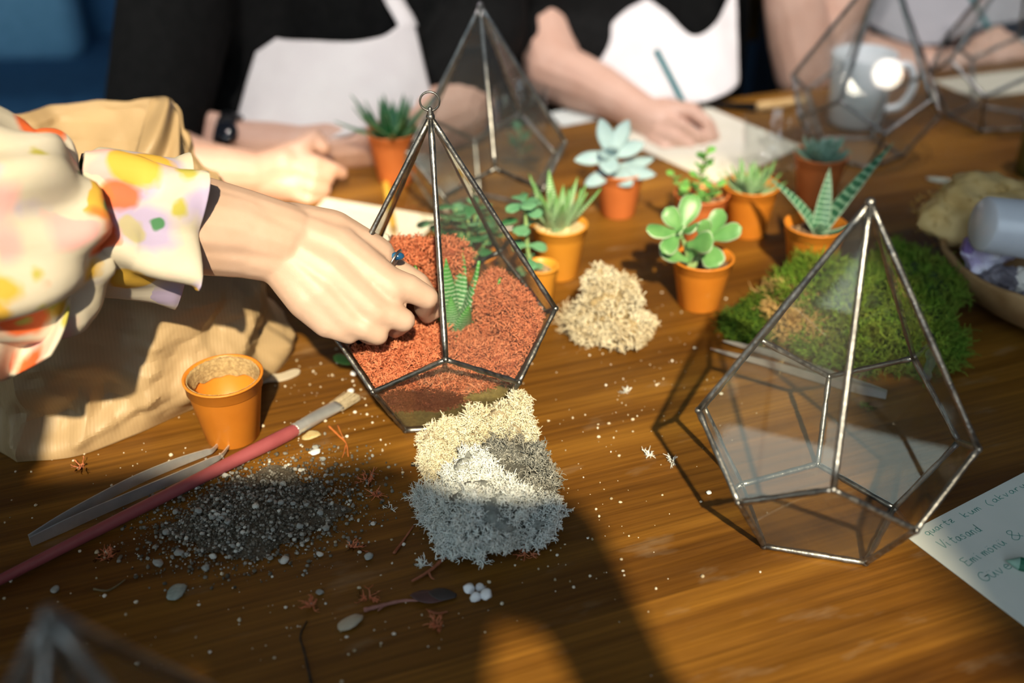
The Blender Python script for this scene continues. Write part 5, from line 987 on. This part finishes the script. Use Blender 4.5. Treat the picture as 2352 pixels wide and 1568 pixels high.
# ================================================================ bowl of stones at the right edge
bc = at(2190, 612, 0.052); bcx, bcy = bc[0] + 0.118, bc[1] + 0.012
M_BOWL = pm('rough_wooden_bowl', (0.20, 0.105, 0.035), (0.36, 0.22, 0.10), 24, 0.7, 0.6, 90)
V, Q = lathe([(0.0005, 0.0), (0.045, 0.0), (0.072, 0.006), (0.098, 0.022), (0.114, 0.042), (0.120, 0.058), (0.1185, 0.061), (0.114, 0.0595), (0.108, 0.044), (0.092, 0.026), (0.066, 0.012), (0.0005, 0.008)], 90)
an = np.arctan2(V[:, 1], V[:, 0]); V[:, 2] += np.clip(V[:, 2] / 0.06, 0, 1) ** 2 * (0.004 * np.sin(3 * an + 1) + 0.002 * vnoise(V, 60, 3)); V[:, :2] *= (1 + 0.02 * np.sin(2 * an) + 0.015 * np.sin(5 * an))[:, None]
solo('wooden_bowl', (V + [bcx, bcy, 0], Q), M_BOWL, 'rough-edged wooden bowl of crystals at the right edge', 'bowl', base=np.array([bcx, bcy, 0]))
def rock(c, r, seed, amp=0.25, nu=22, nv=14, sc=2.0, facet=True):
    V, F = sphere((0, 0, 0), 1, nu, nv); rs = np.random.default_rng(seed)
    if facet:
        for _ in range(16):
            n = nrm(rs.standard_normal(3)); d = rs.uniform(0.62, 0.92); V = V - np.outer(np.maximum(0, V @ n - d), n)
    V = V * (1 + amp * 0.4 * vnoise(V, sc * 3, seed))[:, None]; return V * np.asarray(r) + np.asarray(c), F
M_AMETH = pm('amethyst', (0.62, 0.62, 0.70), (0.42, 0.36, 0.58), 38, 0.3, 0.8, 160); M_DSTONE = pm('dark_crystal', (0.10, 0.09, 0.11), (0.24, 0.22, 0.26), 60, 0.35, 0.8, 200); M_QUARTZ = pm('pale_quartz', (0.60, 0.57, 0.54), (0.68, 0.66, 0.62), 40, 0.3, 0.5, 200)
am = thing('amethyst', at(2260, 600, 0.04), 'pale lilac amethyst chunk with purple tip in the bowl', 'crystal')
mk('crystal_body', rock(at(2262, 585, 0.062), (0.026, 0.020, 0.020), 4, 0.5), M_AMETH, am, smooth=False)
for k, (px, py) in enumerate(((2255, 540), (2272, 548), (2240, 552), (2288, 570), (2225, 560))):
    a = at(px, py + 16, 0.066); mk('crystal_point', tube([a, a + np.array([0, 0, 0.010]), a + np.array([0.001, 0, 0.017])], [0.007, 0.0062, 0.0008], 6), pm('purple_quartz', (0.16, 0.10, 0.30), (0.30, 0.22, 0.46), 90, 0.25), am, smooth=False)
solo('dark_stone', rock(at(2288, 660, 0.046) + np.array([0.008, 0.006, 0]), (0.020, 0.018, 0.015), 9, 0.4), M_DSTONE, 'dark grey crystal stone under the amethyst in the bowl', 'stone', smooth=False)
solo('quartz_stone', rock(at(2352, 650, 0.046), (0.018, 0.018, 0.016), 12, 0.3), M_QUARTZ, 'pale rounded quartz stone at the picture edge in the bowl', 'stone', smooth=False)
solo('black_stone', rock(at(2350, 705, 0.044) + np.array([0.022, 0.026, -0.004]), (0.016, 0.015, 0.011), 14, 0.3), M_DSTONE, 'small blackish stone lowest in the bowl', 'stone', smooth=False)
M_FIB = mossmat('coconut_fibre', [(0, (0.42, 0.24, 0.05)), (0.5, (0.58, 0.36, 0.10)), (1, (0.70, 0.50, 0.20))], (0.50, 0.30, 0.07))
M_FIBP = pm('dried_husk', (0.50, 0.32, 0.10), (0.66, 0.48, 0.22), 30, 0.9, 0.8, 90)
hk = thing('dried_husk', at(2230, 560, 0.03), 'yellow dried fibrous husk leaning on the bowl rim', 'husk')
def husk():
    V, F = sphere((0, 0, 0), 1, 48, 30); V = V * (0.9 + 0.22 * vnoise(V, 2.6, 2) + 0.10 * vnoise(V, 7, 5))[:, None]; return V * np.array([0.064, 0.044, 0.036]) + at(2260, 520, 0.072) + np.array([0.012, 0.03, 0.0]), F
mk('husk_shell', husk(), M_FIBP, hk); mk('fibres', clump([(at(2260, 520, 0.072) + np.array([0.012, 0.03, 0.0]), (0.062, 0.043, 0.035))], 260, 0.007, 0.0007, 61, 2, 0.9, core=False), M_FIB, hk)['kind'] = 'stuff'
M_CUP = pm('milky_plastic', (0.52, 0.55, 0.62), (0.58, 0.60, 0.66), 20, 0.3); cu = at(2238, 495, 0.105); R_ = rot_to(np.array([0.95, 0.05, -0.16]))
V, Q = lathe([(0.0005, 0.0), (0.021, 0.0), (0.0235, 0.0025), (0.0260, 0.075), (0.0272, 0.076), (0.0272, 0.079), (0.0250, 0.079), (0.0222, 0.004), (0.0005, 0.003)], 36)
solo('plastic_cup', (V @ R_.T + cu + np.array([0.004, -0.008, -0.004]), Q), M_CUP, 'milky plastic cup lying on the husk in the bowl', 'cup')
# olive bottle cut by the right edge
bp = at(2385, 400)
solo('olive_bottle', (lathe([(0.0005, 0.0), (0.030, 0.0), (0.033, 0.003), (0.033, 0.075), (0.028, 0.092), (0.014, 0.104), (0.012, 0.125), (0.014, 0.127), (0.014, 0.134), (0.0005, 0.134)], 36)[0] + [bp[0] + 0.006, bp[1], 0], lathe([(0, 0)] * 10, 36)[1]), pm('olive_glass', (0.07, 0.065, 0.012), (0.09, 0.08, 0.02), 20, 0.3), 'dark olive bottle cut off by the right picture edge', 'bottle')

# ================================================================ mug and glasses
M_CERAMIC = pm('white_glaze', (0.74, 0.76, 0.78), (0.78, 0.79, 0.80), 10, 0.15)
mb = at(1962, 282); mg = thing('white_mug', (mb[0], mb[1], 0), 'white ceramic mug behind the glass of a far terrarium', 'mug')
mk('cup', lathe([(0.0005, 0.0), (0.030, 0.0), (0.035, 0.004), (0.0415, 0.092), (0.0405, 0.094), (0.0385, 0.092), (0.0325, 0.006), (0.0005, 0.004)], 44), M_CERAMIC, mg, local=True)
hp = smoothpath([(0.038, -0.004, 0.078), (0.058, -0.006, 0.076), (0.066, -0.008, 0.052), (0.056, -0.006, 0.026), (0.036, -0.003, 0.018)], 24); mk('handle', tube(hp, 0.0052, 12, flat=((0, 1, 0), 1.0)), M_CERAMIC, mg, local=True)
def tumbler(px, py, R, h, label, handle=False):
    p_ = at(px, py); t = thing('drinking_glass', (p_[0], p_[1], 0), label, 'glass'); mk('glass_body', lathe([(0.0005, 0.0), (R * 0.80, 0.0), (R * 0.86, 0.003), (R * 0.94, h * 0.4), (R, h - 0.001), (R - 0.001, h), (R - 0.0022, h - 0.001), (R * 0.94 - 0.0024, h * 0.4), (R * 0.82, 0.012), (0.0005, 0.010)], 44), M_GLASSC, t, local=True)
    if handle: mk('handle', tube(smoothpath([(R * 0.95, -0.01, h * 0.55), (R + 0.014, -0.014, h * 0.50), (R + 0.012, -0.014, h * 0.2), (R * 0.86, -0.01, h * 0.14)], 18), 0.0034, 10), M_GLASSC, t, local=True)
    return t
tumbler(1770, 398, 0.0385, 0.068, 'clear glass cup standing on the writing sheet', True)
tumbler(1195, 380, 0.033, 0.098, 'clear tall glass with a green cutting behind the far terrarium')
pg = at(1195, 380); ct = thing('plant_cutting', (pg[0], pg[1], 0.0125), 'small green cutting standing inside the tall glass', 'plant')
for k in range(7):
    az = k * 2.4; mk('leaf', leaf((0, 0, 0.004 + 0.004 * k), (math.cos(az), math.sin(az), 0.5), (0, 0, 1), 0.020, 0.012, 0.002, 'spoon', 0.2, 9, 8), M_GREEN, ct, local=True)
mk('stem', tube([(0, 0, 0.0), (0, 0, 0.034)], 0.0012, 6), M_STEM, ct, local=True)

# pendant globe lamp over the near right of the room
lp = thing('pendant_lamp', (1.13, -0.48, 1.36), 'small glowing globe lamp hanging out of view, mirrored in a far terrarium', 'lamp')
m, nt, b_ = newmat('lamp_glow'); b_.inputs['Emission Color'].default_value = (1, 0.88, 0.7, 1); b_.inputs['Emission Strength'].default_value = 60
mk('globe', sphere((0, 0, 0), 0.036, 20, 14), m, lp, local=True); mk('cord', tube([(0, 0, 0.035), (0, 0, 2.29)], 0.003, 6), M_BLACK, lp, local=True); mk('socket', lathe([(0.0005, 0.034), (0.016, 0.034), (0.016, 0.06), (0.0005, 0.07)], 16), M_BLACK, lp, local=True)

# ================================================================ small things scattered on the table
rs = np.random.default_rng(77)
M_GRAV = mossmat('grey_gravel', [(0, (0.05, 0.045, 0.035)), (0.45, (0.17, 0.16, 0.135)), (0.8, (0.32, 0.31, 0.28)), (1, (0.60, 0.61, 0.57))], (0.14, 0.12, 0.09))
M_WHITE = pm('white_stone', (0.70, 0.74, 0.80), (0.78, 0.80, 0.84), 60, 0.5, 0.2, 300); M_GPEB = pm('grey_pebble', (0.22, 0.23, 0.22), (0.38, 0.39, 0.37), 120, 0.7, 0.5, 400); M_LPEB = pm('light_pebble', (0.52, 0.52, 0.48), (0.62, 0.61, 0.56), 90, 0.7, 0.3, 400)
def scatter(n, fn, rmin, rmax, seed, nu=6, nv=4):
    r_ = np.random.default_rng(seed); base = [pebble(1.0, seed + k, 0.8, nu, nv) for k in range(6)]; out = []
    for k in range(n):
        x, y, z = fn(r_); s = rmin + (rmax - rmin) * r_.uniform() ** 3; V, F = base[k % 6]; A_ = rotz(r_.uniform(0, 6.28)); out.append((V @ A_.T * s * r_.uniform(0.7, 1.2, 3) + np.array([x, y, z + s * 0.55]), F))
    return join(*out)
def pile(r_):
    while True:
        u, v = r_.normal(0, 0.52), r_.normal(0, 0.50)
        if u * u + v * v < 2.4: break
    px, py = 590 + 235 * u - 25 * v, 1180 + 118 * v - 26 * u; p_ = at(px, py); h = 0.009 * math.exp(-(u * u + v * v) * 2.2); return p_[0], p_[1], h * r_.uniform(0.3, 1)
solo('gravel_heap', scatter(6500, pile, 0.0003, 0.0017, 5), M_GRAV, 'low heap of grey grit and gravel spilled below the pink brush', 'gravel', kind='stuff')
def ground_dirt():
    n, m = 90, 16; V = [];
    for i in range(m):
        r = i / (m - 1)
        for j in range(n):
            a = 2 * math.pi * j / n; u, v = 0.80 * r * math.cos(a) * (1 + 0.12 * math.sin(3 * a) + 0.10 * math.sin(7 * a) + 0.07 * math.sin(13 * a)), 0.80 * r * math.sin(a) * (1 + 0.12 * math.cos(4 * a) + 0.10 * math.sin(9 * a + 1) + 0.07 * math.sin(15 * a)); p_ = at(590 + 235 * u - 25 * v, 1180 + 118 * v - 26 * u); V.append((p_[0], p_[1], 0.0003 + 0.0070 * max(0, 1 - r) ** 1.5))
    V = np.array(V); V[:, 2] += 0.0014 * np.abs(vnoise(V, 300, 3)); return V, grid_faces(m, n, True)
solo('soil_patch', ground_dirt(), pm('dark_grit_soil', (0.065, 0.052, 0.036), (0.15, 0.125, 0.09), 420, 0.95, 0.9, 700), 'dark soil bed under the spilled grey gravel', 'soil', kind='stuff')
# single pebbles that can be told apart in and round the heap
lab = {'g': 'small grey pebble lying in the spilled gravel', 'w': 'little white stone chip lying near the spilled gravel'}
for k in range(70):
    x, y, z = pile(rs); s = rs.uniform(0.0012, 0.0028); V, F = pebble(s, k, 0.75, 10, 7); V = V @ rotz(rs.uniform(0, 6.28)).T * np.array([1, rs.uniform(0.7, 1), 1]); lt = rs.uniform() < 0.25
    solo('pebble', (V + [x, y, z + s * 0.6], F), M_LPEB if lt else M_GPEB, 'grey or pale pebble lying in the spilled gravel heap', 'pebble', 'pebbles in the spilled gravel')
BIG = [(412, 1275, .0055, .0040, M_GPEB, 'oval grey pebble at the lower left edge of the gravel heap'), (655, 1291, .0050, .0046, M_LPEB, 'round whitish pebble at the lower edge of the gravel heap'), (736, 1276, .0042, .0032, M_LPEB, 'whitish pebble right of the round one below the gravel'), (622, 1285, .0034, .003, M_GPEB, 'small greenish pebble left of the round whitish one'),
       (1077, 1362, .0066, .0064, M_WHITE, 'white stone at the left of the group of four'), (1104, 1356, .0056, .0052, M_WHITE, 'white stone at the back of the group of four'), (1092, 1380, .0060, .0064, M_WHITE, 'white stone at the front middle of the group of four'), (1117, 1376, .0080, .0070, M_WHITE, 'largest white stone at the right of the group of four'),
       (848, 1282, .0050, .0046, M_GPEB, 'lone grey stone between the gravel and the grey moss'), (812, 862, .0048, .0042, M_WHITE, 'white bean-shaped stone above the brush tip'), (806, 902, .0046, .0040, M_WHITE, 'white bean-shaped stone behind the brush bristles'), (1628, 1134, .0030, .0034, M_WHITE, 'single white chip left of the empty terrarium'), (364, 1298, .0060, .0050, M_GPEB, 'lumpy grey stone at the left foot of the gravel heap'), (128, 1358, .0048, .0042, M_GPEB, 'dull olive pebble alone on the dark table at the lower left'), (735, 1364, .0040, .0036, M_GPEB, 'dark round pebble below the gravel heap'), (857, 1205, .0028, .0026, M_LPEB, 'tiny pale stone left of the grey moss')]
for k, (px, py, rx, ry, mt, lb) in enumerate(BIG):
    rx, ry = rx * 0.62, ry * 0.62
    p_ = at(px, py); wht = mt is M_WHITE; V, F = (rock((0, 0, 0), (rx, ry, min(rx, ry) * 0.95), 50 + k, 0.1, 16, 10) if (wht and 4 <= k <= 7) else pebble(1.0, 80 + k, 0.8, 14, 9)); V = V if (wht and 4 <= k <= 7) else V * np.array([rx, ry, min(rx, ry) * 0.8])
    V = V @ rotz(k * 1.3).T; zmin = V[:, 2].min(); solo('stone', (V + [p_[0], p_[1], 0.0002 - zmin], F), mt, lb, 'stone')
def chip(px, py, L, Wd, rot, mat, label, name='chip', cat='chip', th=0.0016, z=0.0002):
    V, F = pebble(1.0, int(px), 1.0, 16, 8); V = V * np.array([L, Wd, th]) @ rotz(rot).T; p_ = at(px, py); V[:, 2] -= V[:, 2].min() - z; return solo(name, (V + [p_[0], p_[1], 0], F), mat, label, cat)
chip(806, 1432, 0.0085, 0.0045, 0.7, pm('pale_bark', (0.42, 0.36, 0.27), (0.50, 0.45, 0.35), 90, 0.8), 'pale beige chip below the dark twigs')
chip(716, 1003, 0.0075, 0.0050, 0.5, pm('translucent_crumb', (0.44, 0.33, 0.14), (0.55, 0.44, 0.22), 200, 0.5), 'golden translucent crumb below the brush ferrule')
chip(406, 1364, 0.0075, 0.0055, 1.4, pm('green_grey_chip', (0.22, 0.27, 0.25), (0.34, 0.38, 0.35), 200, 0.8), 'ragged green-grey crumb under the gravel heap')
chip(2155, 416, 0.014, 0.007, -0.35, pm('sage_shard', (0.30, 0.33, 0.27), (0.36, 0.38, 0.31), 60, 0.6), 'grey-green flat shard alone on the far right of the table')
chip(725, 1042, 0.0050, 0.0035, 0.9, M_WHITE, 'white crumbly moss crumb below the brush')
# leaves
p_ = at(800, 836, 0.002); solo('fallen_leaf', leaf(p_ + np.array([0.008, 0, 0]), (-1, 0.15, 0.25), (0, 0, 1), 0.022, 0.014, 0.004, 'spoon', 0.1)[:2], M_BRIGHT, 'plump green leaf lying beside the filled terrarium', 'leaf')
p_ = at(985, 1372, 0.0015); solo('dark_petal', leaf(p_ + np.array([0.012, 0, 0]), (-1, 0.0, 0.05), (0, 0, 1), 0.024, 0.011, 0.0022, 'oval', 0.1)[:2], pm('purple_brown_petal', (0.06, 0.03, 0.03), (0.10, 0.045, 0.045), 90, 0.5), 'dark purple-brown dry petal near the white stones', 'petal')
p_ = at(1012, 1368, 0.0015); solo('dark_petal', leaf(p_ + np.array([0.010, 0, 0]), (-1, 0.1, 0.05), (0, 0, 1), 0.018, 0.010, 0.0022, 'oval', 0.1)[:2], pm('charcoal_petal', (0.03, 0.025, 0.025), (0.05, 0.04, 0.04), 90, 0.5), 'charcoal dry petal just left of the white stones', 'petal')
# twigs
M_TWIG = pm('red_brown_twig', (0.24, 0.07, 0.03), (0.34, 0.12, 0.06), 200, 0.8, 0.5, 600); M_TWIGP = pm('pinkish_twig', (0.28, 0.12, 0.10), (0.36, 0.17, 0.14), 200, 0.8, 0.5, 600); M_TWIGD = pm('black_twig', (0.02, 0.015, 0.01), None, 200, 0.8)
def twig(pts, r, mat, label, forks=()):
    P = smoothpath([at(x, y, r * 1.1) for x, y in pts], 18); out = [tube(P, np.linspace(r, r * 0.55, 18) * (1 + 0.12 * np.sin(np.arange(18) * 2.1)), 7)]
    for fpts in forks: out.append(tube(smoothpath([at(x, y, r) for x, y in fpts], 8), np.linspace(r * 0.7, r * 0.3, 8), 6))
    solo('twig', join(*out), mat, label, 'twig')
twig([(905, 1270), (925, 1243), (950, 1207)], 0.0011, M_TWIG, 'straight reddish twig left of the grey moss')
twig([(1024, 1277), (1000, 1300), (975, 1318), (946, 1334)], 0.0014, M_TWIG, 'curved red-brown twig under the grey moss', [[(985, 1312), (990, 1325), (998, 1330)]])
twig([(836, 1401), (870, 1392), (920, 1380), (962, 1378)], 0.0015, M_TWIGP, 'long pinkish twig left of the dark petals', [[(880, 1390), (875, 1396), (868, 1402)], [(955, 1379), (960, 1372), (966, 1368)]])
twig([(985, 1402), (1005, 1408), (1028, 1404)], 0.0009, M_TWIG, 'short reddish twig below the dark petals')
twig([(215, 1352), (245, 1356), (268, 1345), (288, 1330)], 0.0008, pm('olive_twig', (0.16, 0.12, 0.06), None, 90, 0.8), 'thin curved olive twig at the lower left of the table')
twig([(945, 1066), (970, 1070), (1000, 1085)], 0.0016, M_TWIGD, 'black twig tucked under the left side of the grey moss')
twig([(755, 978), (778, 1000), (795, 1018), (800, 1048)], 0.0009, pm('orange_sprig', (0.55, 0.16, 0.03), None, 90, 0.8), 'orange moss sprig below the brush tip', [[(775, 975), (785, 998), (795, 1018)], [(795, 1018), (790, 1040), (786, 1050)]])
twig([(1790, 765), (1802, 800), (1790, 860)], 0.0009, pm('straw', (0.55, 0.36, 0.15), None, 90, 0.7), 'pale dry straw stems by the green moss', [[(1830, 770), (1815, 800), (1775, 850)], [(1770, 770), (1790, 765), (1802, 800)]])
twig([(715, 1568), (700, 1500), (690, 1460), (705, 1425)], 0.0008, M_TWIGD, 'thin dark curled fibre at the bottom of the table')
# moss scraps
REDB = [(188, 1071, .006, 'red moss scrap at the left below the paper bag'), (246, 1274, .006, 'red moss scrap below the tweezers'), (1212, 1273, .005, 'red moss scrap under the grey moss'), (712, 1388, .004, 'orange moss scrap below the gravel heap'), (846, 1103, .005, 'red moss scrap left of the grey moss'), (1002, 1432, .004, 'red moss scrap under the dark petals'), (845, 1370, .004, 'red moss scrap above the long pinkish twig'), (865, 1137, .0035, 'tiny red moss scrap left of the grey moss'), (815, 1255, .0035, 'red moss scrap right of the gravel heap')]
for k, (px, py, r, lb) in enumerate(REDB): solo('moss_scrap', clump([bl(px, py, 0.001, (r, r * 0.8, 0.0015))], 26, 0.006, 0.0007, 90 + k, 3, 0.5, core=False), M_RED, lb, 'moss', 'red moss scraps on the table')
WHB = [(893, 1164, .004, 'white branched moss scrap left of the grey moss'), (1545, 1060, .0035, 'white moss crumb right of the grey moss'), (970, 1297, .003, 'white moss crumb at the lower left of the grey moss'), (1490, 1045, .003, 'white moss crumb towards the empty terrarium'), (1440, 900, .004, 'cream moss crumb in front of the cream lichen'), (1112, 1290, .0025, 'white moss crumb directly under the grey moss'), (1985, 935, .006, 'green moss sprig behind the empty terrarium')]
for k, (px, py, r, lb) in enumerate(WHB): solo('moss_scrap', clump([bl(px, py, 0.001, (r, r * 0.8, 0.0015))], 22, 0.005, 0.0007, 120 + k, 3, 0.5, core=False), M_MOSS if 'green' in lb else M_GREYM, lb, 'moss', 'pale moss scraps on the table')
def crumb_fn(r_):
    c_ = [(700, 1000, 160, 90), (1400, 930, 160, 110), (1330, 1180, 130, 120), (900, 1200, 130, 150), (800, 900, 90, 60), (620, 1420, 260, 90), (1480, 800, 100, 90), (300, 1160, 200, 110)][r_.integers(0, 8)]; p_ = at(r_.normal(c_[0], c_[2]), r_.normal(c_[1], c_[3])); return p_[0], p_[1], 0.0
V_, F_ = scatter(620, crumb_fn, 0.00035, 0.0016, 21); 
solo('crumbs', (V_, F_), mossmat('pale_crumbs', [(0, (0.30, 0.24, 0.15)), (0.5, (0.62, 0.56, 0.44)), (1, (0.82, 0.80, 0.74))], (0.6, 0.52, 0.36)), 'pale crumbs and dust scattered over the table', 'crumbs', kind='stuff')
